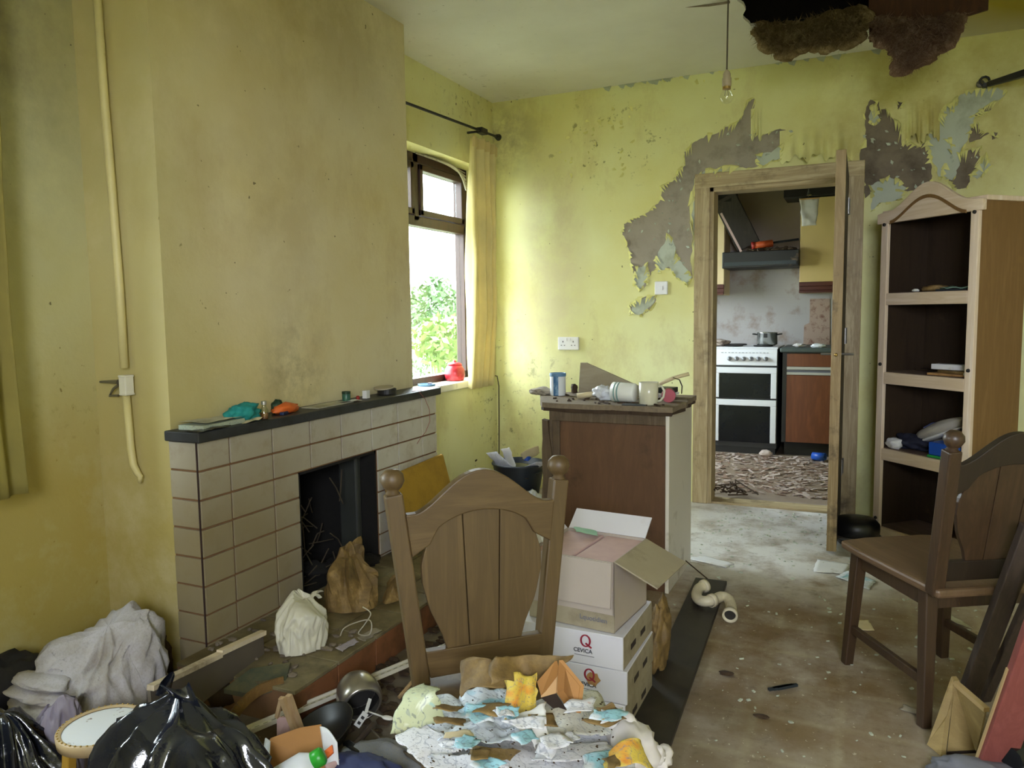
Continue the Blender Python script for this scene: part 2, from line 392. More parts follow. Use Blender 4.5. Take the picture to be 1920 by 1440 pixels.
# back wall, with the doorway
DX0, DX1, DZ = -0.86, -0.085, 1.935
m = MB(); m.span((-2.53, YB, 0), (DX0, YB+0.12, TOP)); m.span((DX1, YB, 0), (XR+0.2, YB+0.12, TOP)); m.span((DX0, YB, DZ), (DX1, YB+0.12, TOP))
wall_back = struct('wall_back', m, 'paint_back')
def wall_with_hole(m, x0, x1, y0, y1, hy0, hy1, hz0, hz1):
    m.span((x0, y0, 0), (x1, hy0, TOP)); m.span((x0, hy1, 0), (x1, y1, TOP)); m.span((x0, hy0, 0), (x1, hy1, hz0)); m.span((x0, hy0, hz1), (x1, hy1, TOP))
m = MB(); wall_with_hole(m, -2.53, XA, 3.33, YB, *WIN_A[1:]); struct('wall_alcove', m, 'paint_alcove')
m = MB(); wall_with_hole(m, OUT, XL, YR-0.2, 1.82, *WIN_L[1:]); wall_left = struct('wall_left', m, 'paint_left')
# chimney breast with the fire opening
FY0, FY1, FZ = 2.29, 2.81, 0.602
m = MB(); m.span((OUT, 1.82, 0), (XC, FY0-0.0, TOP)); m.span((OUT, FY1, 0), (XC, 3.33, TOP)); m.span((OUT, FY0, FZ), (XC, FY1, TOP)); m.span((OUT, FY0, 0), (-2.5, FY1, FZ))
wall_chimney = struct('wall_chimney', m, 'paint_chimney')
m = MB(); m.span((XR, YR-0.2, 0), (XR+0.2, 7.5, TOP)); struct('wall_right', m, 'paint_plain')
m = MB(); x0, x1, z0, z1 = FILL_R
m.span((OUT, YR-0.2, 0), (x0, YR, TOP)); m.span((x1, YR-0.2, 0), (XR+.2, YR, TOP)); m.span((x0, YR-.2, 0), (x1, YR, z0)); m.span((x0, YR-.2, z1), (x1, YR, TOP))
struct('wall_rear', m, 'paint_plain')
struct('roof', MB().span((OUT-0.2, YR-0.4, ROOF), (XR+0.4, 7.7, ROOF+0.1)), 'loft_dark')
m = MB(); m.span((OUT, YR-.2, TOP), (OUT+.2, 7.5, ROOF)).span((XR, YR-.2, TOP), (XR+.2, 7.5, ROOF)).span((OUT+.2, YR-.2, TOP), (XR, YR, ROOF)).span((OUT+.2, 7.3, TOP), (XR, 7.5, ROOF)).span((OUT+.2, YB, TOP), (XR, YB+.12, ROOF))
struct('wall_loft', m, 'loft_dark')
# ceiling with the ragged hole
hole = [(-0.50, 3.20), (-0.555, 3.70), (-0.56, 3.95), (-0.545, 4.12), (-0.47, 4.20), (-0.36, 4.27), (-0.22, 4.30), (-0.10, 4.36), (-0.02, 4.40), (0.02, 4.30), (0.10, 4.26), (0.30, 4.30), (0.56, 4.26), (0.80, 4.05), (0.84, 3.5), (0.70, 3.15), (0.2, 3.05), (-0.2, 3.08)]
hp = jag([Vector((x, y, 0)) for x, y in hole], 0.10, rnd, 2)
bm = bmesh.new()
def loop(pts, z):
    vs = [bm.verts.new((p[0], p[1], z)) for p in pts]; return [bm.edges.new((vs[i], vs[(i+1) % len(vs)])) for i in range(len(vs))]
e = loop([(OUT, YR-0.2), (XR+0.2, YR-0.2), (XR+0.2, YB), (OUT, YB)], CZ) + loop(hp, CZ)
bmesh.ops.triangle_fill(bm, edges=e, use_beauty=True)
m = MB(); bm.verts.index_update(); vs = [v.co.copy() for v in bm.verts]; fs = [tuple(v.index for v in f.verts) for f in bm.faces]; bm.free()
m.add(vs, fs)
ceiling = struct('ceiling', m, 'ceiling_paint'); md = ceiling.modifiers.new('thick', 'SOLIDIFY'); md.thickness = 0.014; md.offset = 1
for p in ceiling.data.polygons:
    if p.normal.z > 0: ceiling.data.flip_normals(); break
# kitchen shell
KY = 7.22
struct('wall_kitchen_back', MB().span((-2.53, KY, 0), (XR, KY+0.2, TOP)), 'kitchen_wall')
m = MB(); wall_with_hole(m, -2.53, -2.3, YB+0.12, KY, *WIN_K[1:]); struct('wall_kitchen_left', m, 'kitchen_wall')
struct('ceiling_kitchen', MB().span((-2.53, YB+0.12, 2.46), (XR, KY, 2.50)), 'loft_dark')

# ---------------------------------------------------------------- windows
plain('cobweb', '9b9689', 0.9, 0.2, 12)
glass('pane', 'f4faf7', 0.0, 0.06); glass('pane_dim', 'dde1de', 0.0, 0.06)  # alcove panes get a grey tint added to dim the incoming daylight
def window(name, x, y0, y1, z0, z1, mull, tran, sill_out, pm='pane'):
    t = bpy.data.objects.new(name, None); COL.objects.link(t); t['kind'] = 'structure'; t.location = (x, (y0+y1)/2, z0)
    fw = 0.055; m = MB()
    m.span((x-.035, y0, z0), (x+.035, y0+fw, z1)); m.span((x-.035, y1-fw, z0), (x+.035, y1, z1))
    m.span((x-.035, y0, z0), (x+.035, y1, z0+fw)); m.span((x-.035, y0, z1-fw), (x+.035, y1, z1))
    m.span((x-.035, y0, tran-.03), (x+.035, y1, tran+.03))
    m.span((x-.035, mull-.03, tran), (x+.035, mull+.03, z1))
    m.build('window_frame', 'frame_brown', t, world=True, bev=0.004)
    for a, b in ((y0+fw, mull-.03), (mull+.03, y1-fw)):           # opening fanlights
        m = MB(); s = .035; p, q, c, d = a+.004, b-.004, tran+.034, z1-fw-.004
        for u, v in (((p, c), (p+s, d)), ((q-s, c), (q, d)), ((p, c), (q, c+s)), ((p, d-s), (q, d))): m.span((x-.02, u[0], u[1]), (x+.045, v[0], v[1]))
        so = m.build('fanlight_sash', 'frame_brown', t, world=True, bev=0.003)
        MB().span((x-.003, p+s, c+s), (x+.003, q-s, d-s)).build('pane', pm, so, world=True)
    MB().span((x-.003, y0+fw, z0+fw), (x+.003, y1-fw, tran-.03)).build('pane', pm, t, world=True)
    MB().span((x+.03, y0+.002, z0-.03), (sill_out, y1-.002, z0+.012)).build('window_sill', 'sill_white', t, world=True, bev=0.004)
    return t
window('window_1', WIN_A[0], *WIN_A[1:], 4.0, 1.755, XA+0.025, 'pane_dim')
window('window_2', WIN_L[0], *WIN_L[1:], 0.8, 1.60, XL+0.02)
window('window_3', WIN_K[0], *WIN_K[1:], 5.8, 1.7, -2.29)
# the reveal's dusty cobwebs above the fanlight
m = MB()
for k in range(6):
    y0 = 3.98+.03*k; y1 = 4.60-.02*k; d = .02+.022*k
    m.tube([(-2.42+.012*k, y0+(y1-y0)*u/10, 2.145-d*(u/10)**(3+k*.4)-.004*k) for u in range(11)], .004+.0012*(k % 3), 5)
m.build('cobweb_strands', 'cobweb', bpy.data.objects['window_1'], world=True)

# ---------------------------------------------------------------- doorway lining, door
m = MB(); m.span((DX0, YB-.012, 0), (DX0+.03, YB+.13, DZ)); m.span((DX0-.085, YB-.022, 0), (DX0+.006, YB, DZ+.075))
m2 = MB(); m2.span((DX0-.085, YB-.024, DZ-.004), (DX1+.075, YB, DZ+.082)); m2.span((DX0, YB-.012, DZ-.03), (DX1, YB+.13, DZ))
m3 = MB(); m3.span((DX1-.03, YB-.012, 0), (DX1, YB+.13, DZ)); m3.span((DX1-.006, YB-.022, 0), (DX1+.075, YB, DZ+.075))
tr = bpy.data.objects.new('trim_1', None); COL.objects.link(tr); tr['kind'] = 'structure'; tr.location = ((DX0+DX1)/2, YB, 0)
m.build('door_jamb', 'architrave', tr, world=True, bev=0.004); m3.build('door_jamb', 'architrave', tr, world=True, bev=0.004); m2.build('door_head', 'architrave_x', tr, world=True, bev=0.004)
struct('trim_2', MB().span((DX0, YB, 0.0), (DX1, YB+.14, 0.012)), 'architrave_x')
d = bpy.data.objects.new('door_1', None); COL.objects.link(d); d['kind'] = 'structure'; d.location = (-0.107, 4.76, 0.02)
DA, DB = -0.132, -0.089
m = MB(); m.span((DA, 3.975, .02), (DB, 4.765, 1.935)); leaf = m.build('door_leaf', 'door_dark', d, world=True, bev=0.002)
m = MB(); m.span((DA-.001, 3.966, .02), (DB+.001, 3.976, 1.935)); m.build('door_edge', 'door_wood', d, world=True, bev=0.002)
plain('brass', 'b89a58', 0.35, 0.2, 20, metal=0.9)
plain('steel_dull', '8d8b86', 0.4, 0.2, 20, metal=0.9)
m = MB(); m.span((DA+.009, 3.962, .90), (DB-.009, 3.968, 1.05)); fp = m.build('lock_plate', 'door_wood', d, world=True)
MB().lathe([(.0, 0), (.008, 0), (.008, .012), (.005, .016)], 12, (-.111, 3.964, .98), (0, -1, 0)).build('latch', 'brass', fp, world=True, smooth=True)
m = MB(); m.tube([(DB, 4.03, .98), (DB+.055, 4.03, .98)], .006, 8); m.tube([(DA, 4.03, .98), (DA-.05, 4.03, .98)], .006, 8)
m.build('handle_spindle', 'steel_dull', d, world=True)
for z in (.25, 1.0, 1.72):
    m = MB(); m.span((DB-.002, 4.70, z), (DB+.004, 4.775, z+.09)); m.tube([(DB+.006, 4.772, z), (DB+.006, 4.772, z+.09)], .006, 8); m.build('hinge', 'steel_dull', d, world=True)

# ---------------------------------------------------------------- peeling paint on the back wall
def wallpoly(px, y): return [B(a, b, y) for a, b in px]
PATCH = {
 'plaster_grey': [
  [(1415,185),(1398,192),(1394,215),(1385,228),(1360,238),(1345,250),(1310,262),(1295,275),(1283,285),(1285,310),(1270,325),(1262,340),(1240,350),(1234,382),(1215,398),(1195,408),(1170,420),(1167,440),(1180,470),(1185,500),(1188,530),(1200,545),(1214,530),(1222,510),(1235,500),(1262,502),(1270,520),(1290,536),(1299,520),(1300,440),(1306,330),(1340,320),(1400,316),(1430,310),(1470,296),(1472,268),(1495,245),(1470,243),(1440,250),(1424,258),(1410,240),(1414,208)],
  [(1196,560),(1230,553),(1226,572),(1206,592),(1182,590),(1180,572)]],
 'plaster_brown': [
  [(1622,225),(1632,187),(1648,190),(1652,205),(1668,210),(1676,226),(1688,235),(1691,255),(1702,262),(1722,276),(1738,264),(1744,298),(1748,330),(1736,350),(1690,356),(1645,352),(1622,372),(1612,300)],
  [(1778,282),(1800,290),(1820,281),(1838,276),(1838,300),(1818,330),(1812,352),(1788,352),(1768,330)],
  [(1820,238),(1830,230),(1837,246),(1855,250),(1840,260),(1818,268)], [(1862,248),(1871,249),(1868,258),(1860,262)],
  [(1820,218),(1842,205),(1862,191),(1858,206),(1830,219)], [(1682,190),(1693,192),(1692,203),(1683,205)],
  [(1762,213),(1780,196),(1800,180),(1790,200),(1776,216)],[(1770,262),(1800,262),(1790,272),(1772,270)]],
 'paint_under': [
  [(1418,292),(1470,268),(1470,298),(1430,312),(1420,305)], [(1236,470),(1250,440),(1262,450),(1266,478),(1282,498),(1297,518),(1290,536),(1268,520),(1254,500),(1234,512),(1228,490)],
  [(1192,502),(1214,494),(1214,526),(1200,544),(1188,532)], [(1184,570),(1206,560),(1230,556),(1224,570),(1206,588),(1186,588)],
  [(1765,215),(1790,187),(1816,172),(1862,163),(1886,174),(1862,193),(1830,213),(1822,240),(1815,262),(1800,290),(1792,330),(1786,338),(1760,332),(1745,290),(1740,255),(1758,240)],
  [(1820,330),(1840,300),(1848,288),(1858,310),(1832,336)], [(1632,348),(1668,332),(1700,352),(1690,372),(1650,380),(1634,395)],
  [(1632,202),(1645,195),(1649,222),(1640,232),(1630,226)], [(1300,380),(1306,335),(1330,318),(1362,314),(1358,326),(1330,330),(1318,350),(1312,420),(1302,470)]]}
flake = MB(); chip = MB(); depth = {'plaster_grey': .0016, 'plaster_brown': .0022, 'paint_under': .0032}
frnd = random.Random(3)
for mt, polys in PATCH.items():
    for poly in polys:
        pts = wallpoly(poly, YB); cen = sum(pts, Vector())/len(pts)
        j = jag(pts, 0.13, frnd, 3)
        MB().prism([p+Vector((0, -depth[mt], 0)) for p in j], (0, depth[mt]*.9, 0)).build('bare_plaster' if 'plaster' in mt else 'old_paint', mt, wall_back)
        for i in range(0, len(j), 2):                          # flakes curling off the torn edge
            if frnd.random() < 0.45: continue
            p, q = j[i], j[(i+2) % len(j)]; e = q-p
            if e.length < .006: continue
            ins = (cen-(p+q)/2); ins.y = 0; ins.normalize()
            out = -ins; dn = Vector((0, 0, -1)); ln = frnd.uniform(.014, .055); lift = frnd.uniform(.008, .035)
            tip = (ins*0.6+dn*0.6)*ln
            a, b = p+out*.012, q+out*.012; mid = (p+q)/2
            flake.add([a+Vector((0, -.003, 0)), b+Vector((0, -.003, 0)), q+Vector((0, -.006-lift*.3, 0)), p+Vector((0, -.006-lift*.3, 0)), mid+tip+Vector((0, -lift, 0))], [(0, 1, 2, 3), (3, 2, 4)])
for k in range(46):                                            # blisters over the left of the wall and under the ceiling
    p = B(frnd.uniform(1030, 1190), frnd.uniform(185, 330), YB) if k < 30 else B(frnd.uniform(1130, 1420), frnd.uniform(118, 160), YB)
    s = frnd.uniform(.008, .022); a = frnd.uniform(0, 6)
    u = Vector((math.cos(a), 0, math.sin(a)))*s; v = Vector((-math.sin(a), 0, math.cos(a)))*s*.6
    flake.add([p-u-v*.3+Vector((0, -.002, 0)), p+u-v+Vector((0, -.002, 0)), p+u*.4+v+Vector((0, -.014, 0)), p-u*.7+v+Vector((0, -.008, 0))], [(0, 1, 2, 3)])
for mt, polys in PATCH.items():                               # loose chips still clinging to the bare plaster
    if mt == 'paint_under': continue
    for poly in polys:
        xs_ = [p[0] for p in poly]; ys_ = [p[1] for p in poly]
        for k in range(int((max(xs_)-min(xs_))*(max(ys_)-min(ys_))/700)):
            x, y = frnd.uniform(min(xs_), max(xs_)), frnd.uniform(min(ys_), max(ys_)); c = False
            for i in range(len(poly)):
                p, q = poly[i], poly[(i+1) % len(poly)]
                if (p[1] > y) != (q[1] > y) and x < (q[0]-p[0])*(y-p[1])/(q[1]-p[1])+p[0]: c = not c
            if not c: continue
            P_ = B(x, y, YB-.004); s_ = frnd.uniform(.005, .017); a_ = frnd.uniform(0, 6)
            u = Vector((math.cos(a_), 0, math.sin(a_)))*s_; v = Vector((-math.sin(a_), 0, math.cos(a_)))*s_*.55
            chip.add([P_-u, P_+v+Vector((0, -.004, 0)), P_+u*.8+Vector((0, -.010, 0)), P_-v*.8+Vector((0, -.003, 0))], [(0, 1, 2, 3)])
chip.build('plaster_chips', 'paint_under', wall_back)
flake.build('peeling_flakes', 'paint_flake', wall_back)
# the skin of paint hanging in folds over the door head
def drape(pa, pb, bot, seed, deep=.03):
    def fn(u, v):
        p = B(pa[0]*(1-u)+pb[0]*u, (pa[1]*(1-u)+pb[1]*u)*(1-v) + (bot(u))*v, YB)
        f = math.sin(u*19+seed)+.6*math.sin(u*41+2*seed)+.5*noise.noise(Vector((u*7, v*3, seed)))
        p.y -= .004 + deep*v**1.3*(0.55+0.32*f)*min(1, 6*u, 6*(1-u))
        return p
    return MB().grid(fn, 44, 8)
drape((1462, 246), (1612, 226), lambda u: 302-10*u+7*math.sin(u*23)+4*math.sin(u*57), 1.0, .085).build('loose_paint_skin', 'paint_back', wall_back, smooth=True)
drape((1690, 200), (1762, 176), lambda u: 268-14*u+9*math.sin(u*15)+4*math.sin(u*47), 2.2, .05).build('loose_paint_skin', 'paint_back', wall_back, smooth=True)
drape((1408, 205), (1428, 200), lambda u: 258+8*math.sin(u*9), 4.0, .02).build('loose_paint_skin', 'paint_back', wall_back, smooth=True)
drape((1302, 335), (1362, 322), lambda u: 352-16*u+6*math.sin(u*27), 3.1, .02).build('loose_paint_skin', 'paint_back', wall_back, smooth=True)
# ragged plaster along the ceiling line
m = MB()
for k in range(40):
    x = frnd.choice((frnd.uniform(-1.5, -.9), frnd.uniform(-.7, .1), frnd.uniform(-2.2, -.8))); s = frnd.uniform(.01, .035)
    m.add([(x-s, YB-.004, CZ-.001), (x+s, YB-.004, CZ-.001), (x+s*.5, YB-.015, CZ-s*1.4), (x-s*.3, YB-.01, CZ-s)], [(0, 1, 2, 3)])
m.build('ragged_ceiling_edge', 'paint_under', wall_back)
# ================================================================ outside the window
plain('leaf_light', '6f8a48', 0.6, 0.35, 3); plain('leaf_dark', '46643a', 0.6, 0.35, 3)
def bush(c, rx, rz, n, seed, mt, label):
    r = random.Random(seed); m = MB(); c = Vector(c)
    for k in range(n):
        a, b, q = r.uniform(0, 2*PI), r.uniform(-1, 1), r.uniform(.35, 1)**.6
        p = c + Vector((math.cos(a)*math.sqrt(1-b*b)*rx*q, math.sin(a)*math.sqrt(1-b*b)*rx*q, b*rz*q+rz))
        u = Vector((r.uniform(-1, 1), r.uniform(-1, 1), r.uniform(-1, 1))).normalized(); v = u.orthogonal().normalized(); s = r.uniform(.03, .07)
        m.add([p-u*s, p+v*s*.45, p+u*s, p-v*s*.45], [(0, 1, 2, 3)])
    for k in range(7):
        a = r.uniform(0, 6.28); m.tube([Vector((c.x, c.y, -.4)), c+Vector((math.cos(a)*rx*.5, math.sin(a)*rx*.5, rz*1.1))], .012, 5)
    o = m.build('garden_bush', mt, None, world=True)
    return tag(o, label, 'bush')
def bush_at(px, py, x, rx, rz, n, seed, mt, label):
    p = L(px, py, x); bush((p.x, p.y, p.z-rz), rx, rz, n, seed, mt, label)
bush_at(818, 585, -5.6, .42, .55, 1300, 2, 'leaf_dark', 'upright dark green leafy bush outside the window, left of the red jar')
bush_at(840, 640, -4.2, .42, .30, 900, 5, 'leaf_light', 'low pale green bush outside, just beyond the window sill')
bush_at(775, 630, -7.5, 1.1, .9, 1500, 9, 'leaf_dark', 'distant bush outside the window, beyond the other garden bushes')
# ================================================================ curtains and rail
def cloth_mat(name, c, tr=0.35):
    g = N(name); col = g.mix(g.step(g.noise(5, 5), .3, .7), lin(c), tuple(v*.82 for v in lin(c)[:3])+(1,))
    g.bump(g.noise(220, 2), .1, .001); g.out(col, .85)
    tl = g.n('ShaderNodeBsdfTranslucent'); g.l(col, tl.inputs[0]); mx = g.n('ShaderNodeMixShader'); mx.inputs[0].default_value = tr
    g.l(g.b.outputs[0], mx.inputs[1]); g.l(tl.outputs[0], mx.inputs[2]); g.l(mx.outputs[0], g.t.nodes['Material Output'].inputs[0])
cloth_mat('curtain_yellow', 'e8dca0', .25); cloth_mat('curtain_olive', 'a79a52', .25); cloth_mat('curtain_tape', 'dcc98a', .2)
def curtain(name, x, yt, yb, z0, z1, folds, amp, label, mt, seed):
    t = thing(name, label, 'curtain', (x, (yt[0]+yt[1])/2, z0))
    def fn(u, v):
        w = v; y = (yb[0]*(1-u)+yb[1]*u)*(1-w)+(yt[0]*(1-u)+yt[1]*u)*w
        a = amp*(0.55+.45*math.sin(PI*min(1, v*1.1))); ph = u*folds*2*PI
        sn = math.sin(ph); xx = x + a*math.copysign(abs(sn)**.6, sn)+a*.3*math.sin(ph*2.3+seed) + .01*noise.noise(Vector((u*4, v*5, seed)))
        return Vector((xx, y + .01*math.sin(v*5+seed), z0+(z1-z0)*v))
    MB().grid(fn, 90, 30).build('curtain_cloth', mt, t, world=True, smooth=True, solid=.002)
    m = MB(); m.grid(lambda u, v: fn(u, .955+.04*v)+Vector((.006, 0, 0)), 90, 2); m.build('header_tape', 'curtain_tape', t, world=True, smooth=True)
    return t
curtain('curtain', -2.19, (4.25, 4.60), (4.16, 4.50), .735, 2.275, 4.0, .05, 'narrow yellow curtain hanging bunched at the right of the bright window', 'curtain_yellow', 1.0)
curtain('curtain', -2.25, (1.08, 1.435), (1.09, 1.445), .685, 2.25, 3.0, .03, 'olive yellow curtain end hanging at the far left edge of the view', 'curtain_olive', 3.0)
plain('iron_black', '1c1a18', .5, .2, 20)
t = thing('curtain_rail', 'thin dark curtain rail with a finial above the bright window', 'curtain rail', (-2.2, 4.0, 2.30))
MB().tube([(-2.2, 3.34, 2.292), (-2.2, 4.0, 2.318), (-2.2, 4.62, 2.343)], .008, 10).build('rail', 'iron_black', t, world=True, smooth=True)
MB().lathe([(.006, 0), (.014, .006), (.009, .016), (.02, .03), (.022, .042), (.012, .058), (.0, .06)], 14, (-2.2, 4.62, 2.343), (0, 1, .04)).build('finial', 'iron_black', t, world=True, smooth=True)
m = MB(); m.tube([(-2.304, 4.42, 2.336), (-2.2, 4.42, 2.336)], .008, 8); m.span((-2.222, 4.38, 2.318), (-2.178, 4.46, 2.352)); m.build('bracket', 'iron_black', t, world=True, bev=.004)

t = thing('curtain_pole', 'black pole jutting in from the right edge high on the peeling wall', 'curtain pole', tuple(B(1850, 158, YB)))
p0 = B(1853, 158, YB-.05); p1 = Vector((1.35, 3.72, p0.z-.05))
MB().bar(p0, p1, .022, .026, w2=.05, t2=.085).build('pole', 'iron_black', t, world=True, bev=.004)
m = MB(); q = B(1838, 158, YB-.012); m.lathe([(.0, 0), (.017, 0), (.02, .008), (.014, .02), (.0, .02)], 14, q, (0, -1, 0)); m.build('end_socket', 'steel_dull', t, world=True, smooth=True)
m = MB(); r0 = B(1846, 152, YB-.03); m.tube([r0+Vector((.022*math.cos(a*.7), 0, .022*math.sin(a*.7))) for a in range(8)], .006, 6); m.build('ring', 'iron_black', t, world=True, smooth=True)
m = MB(); m.bar(p0+Vector((-.012, 0, 0)), (p0.x-.012, YB, p0.z), .02, .02); m.build('bracket', 'iron_black', t, world=True)

# ================================================================ pipe, sockets, bulb
plain('pipe_paint', 'cfc38c', .5, .12, 12, dirt='7a6d45', damt=(.6, .72))
t = thing('wall_pipe', 'yellow painted vertical pipe on the side of the chimney breast', 'pipe', (-2.27, 1.80, .66))
py = 1.795
pp = [B(a, b, py) for a, b in ((178, -60), (195, 180), (210, 360), (224, 540), (233, 690))]
MB().tube(pp, .0135, 12).build('upper_pipe', 'pipe_paint', t, world=True, smooth=True)
qq = [B(a, b, py) for a, b in ((236, 735), (245, 840), (250, 872), (258, 888), (263, 893), (262, 905))]
MB().tube(qq, [.0125, .0125, .0125, .011, .009, .006], 12).build('lower_pipe', 'pipe_paint', t, world=True, smooth=True)
c = B(237, 722, py-.006); m = MB(); m.box(c, (.032, .034, .058)); m.box(c+Vector((0, 0, .03)), (.036, .036, .008)); m.box(c+Vector((0, 0, -.03)), (.034, .036, .008)); m.build('junction_box', 'white_gloss', t, world=True, bev=.003)
m = MB(); a = B(222, 716, py); b = B(188, 716, py+.01); m.tube([a, b], [.008, .004], 8); a = B(222, 722, py); m.tube([a, B(212, 730, py), B(206, 742, py), B(222, 742, py)], .005, 6); m.build('broken_branch', 'steel_dull', t, world=True)
t = thing('power_socket', 'white double power socket low on the yellow wall above the tin', 'socket', tuple(B(1066, 643, YB)))
plain('socket_white', 'e9e9ea', .35, .04, 10); plain('slot_black', '22201e', .6, .1, 10)
c = B(1066, 644, YB-.008)
MB().box(c, (.146, .018, .086)).build('face_plate', 'socket_white', t, world=True, bev=.005)
m = MB()
for sx in (-.036, .036):
    for dx, dz, w, h in ((0, .012, .005, .011), (-.011, -.012, .009, .004), (.011, -.012, .009, .004)): m.box(c+Vector((sx+dx, -.0093, dz)), (w, .002, h))
m.build('pin_holes', 'slot_black', t, world=True)
for sx in (-.012, .012): MB().box(c+Vector((sx, -.011, .026)), (.01, .006, .016)).build('rocker', 'socket_white', t, world=True, bev=.001)
t = thing('light_switch', 'white single switch plate among the peeled paint left of the doorway', 'switch', tuple(B(1240, 540, YB)))
c = B(1240, 540, YB-.008); MB().box(c, (.082, .018, .082)).build('face_plate', 'socket_white', t, world=True, bev=.005)
MB().box(c+Vector((.004, -.011, 0)), (.012, .007, .026)).build('rocker', 'socket_white', t, world=True, bev=.001)

t = thing('pendant_light', 'bare clear bulb hanging on a brown cord from the ceiling', 'light bulb', (-.528, 3.3, 2.036))
plain('cord_brown', '4f4638', .7, .2, 20); plain('lampholder', 'a89a80', .5, .15, 20)
bx, by = -.528, 3.3; ZB = B(1362, 195, 3.3).z
MB().tube([(bx+.004, by, CZ), (bx+.001, by, ZB+.3), (bx, by, ZB+.13)], .0032, 8).build('cord', 'cord_brown', t, world=True, smooth=True)
MB().lathe([(.004, .135), (.011, .128), (.015, .118), (.015, .105), (.0185, .10), (.0185, .072), (.016, .068)], 18, (bx, by, ZB)).build('lamp_holder', 'lampholder', t, world=True, smooth=True)
MB().lathe([(.0165, .068), (.0165, .058)], 18, (bx, by, ZB)).build('bayonet_cap', 'brass', t, world=True)
glass('bulb_glass', 'ffffff', 0.0, .1)
MB().lathe([(.012, .062), (.014, .055), (.022, .043), (.027, .03), (.026, .018), (.018, .006), (.008, .001), (0, 0)], 22, (bx, by, ZB), cap=False).build('bulb', 'bulb_glass', t, world=True, smooth=True)
MB().tube([(bx-.008, by, ZB+.032), (bx-.004, by, ZB+.055), (bx+.004, by, ZB+.055), (bx+.008, by, ZB+.032)], .0012, 5).build('filament', 'steel_dull', t, world=True)

# ================================================================ ceiling hole: insulation and torn board
g = N('insulation'); f = g.noise(22, 8, .75, None, 1.0)
g.bump(g.noise(70, 6, .7), .9, .02); g.out(g.ramp(f, [(.3, lin('62523a')), (.5, lin('8c7856')), (.68, lin('b5a27c'))]), .95, 0, .1)
g = N('insulation_red'); f = g.noise(22, 8, .75, None, 1.0)
g.bump(g.noise(70, 6, .7), .9, .02); g.out(g.ramp(f, [(.3, lin('6c5242')), (.5, lin('957866')), (.68, lin('bfa592'))]), .95, 0, .1)
def fluffy(name, poly, y0, thick, mt, label, seed, n=5200):
    r = random.Random(seed); pts = [B(a, b, y0) for a, b in poly]; j = jag(pts, .16, r, 2)
    xs = [p.x for p in j]; zs = [p.z for p in j]
    def inside(x, z):
        c = False; k = len(j)
        for i in range(k):
            p, q = j[i], j[(i+1) % k]
            if (p.z > z) != (q.z > z) and x < (q.x-p.x)*(z-p.z)/(q.z-p.z)+p.x: c = not c
        return c
    m = MB(); cnt = 0
    while cnt < 150:                                            # overlapping tufts fill the outline
        x, z = r.uniform(min(xs), max(xs)), r.uniform(min(zs), max(zs))
        if not inside(x, z): continue
        s = r.uniform(.02, .042); m.blob((x, y0+r.uniform(-.4, .5)*thick, z), (s*1.3, s, s*.9), r.random()*20, .3, 1.6, 2); cnt += 1
    cnt = 0
    while cnt < n:                                              # fibres
        x, z = r.uniform(min(xs), max(xs)), r.uniform(min(zs), max(zs))
        if not inside(x, z): continue
        p = Vector((x, y0+r.uniform(-.8, .2)*thick-.03, z)); d = Vector((r.gauss(0, 1), r.gauss(0, .6), r.gauss(-.25, .6))).normalized()*r.uniform(.02, .06); s = d.orthogonal().normalized()*.0024
        m.add([p-s, p+s, p+d+Vector((0, 0, -.006))], [(0, 1, 2)]); cnt += 1
    return tag(m.build(name, mt, None, world=True, smooth=True), label, 'insulation')
fluffy('insulation_wad', [(1412,50),(1470,48),(1520,40),(1570,28),(1612,20),(1626,36),(1612,70),(1598,82),(1560,88),(1530,86),(1500,92),(1470,103),(1448,95),(1428,82),(1416,62),(1424,54)], 4.17, .06, 'insulation', 'brown fibre insulation sagging from the ragged ceiling hole, above the door', 4)
fluffy('insulation_wad', [(1642,40),(1700,48),(1760,40),(1806,30),(1790,58),(1785,82),(1755,98),(1730,118),(1700,134),(1690,140),(1682,118),(1668,92),(1656,78),(1640,70)], 4.18, .04, 'insulation_red', 'pointed reddish brown insulation drooping below the hanging board', 6)
wood('board_brown', '5c3a24', '4a2d1c', 'Z', .8, 14, dirt='3a2416', damt=(.5, .7))
pts = [Vector((p.x, p.y, p.z)) for p in (B(1628, -40, 4.24), B(1856, -60, 4.24), B(1853, 18, 4.24), B(1800, 34, 4.24), B(1790, 40, 4.24), B(1700, 58, 4.24), B(1650, 76, 4.24), B(1630, 78, 4.24))]
m = MB().prism(pts, (.0, .014, 0))
tag(m.build('ceiling_board', 'board_brown', None, world=True), 'brown paper backed board hanging down through the ceiling hole', 'board')
m = MB(); a = F(1243, 16, CZ-.003); b = F(1330, 10, CZ-.02); c = F(1368, 4, CZ-.03); m.tube([a, b, c], [.001, .005, .006], 6)
tag(m.build('torn_ceiling_strip', 'plaster_brown', None, world=True), 'thin torn strip of ceiling lining curling down beside the bulb cord', 'paper strip')
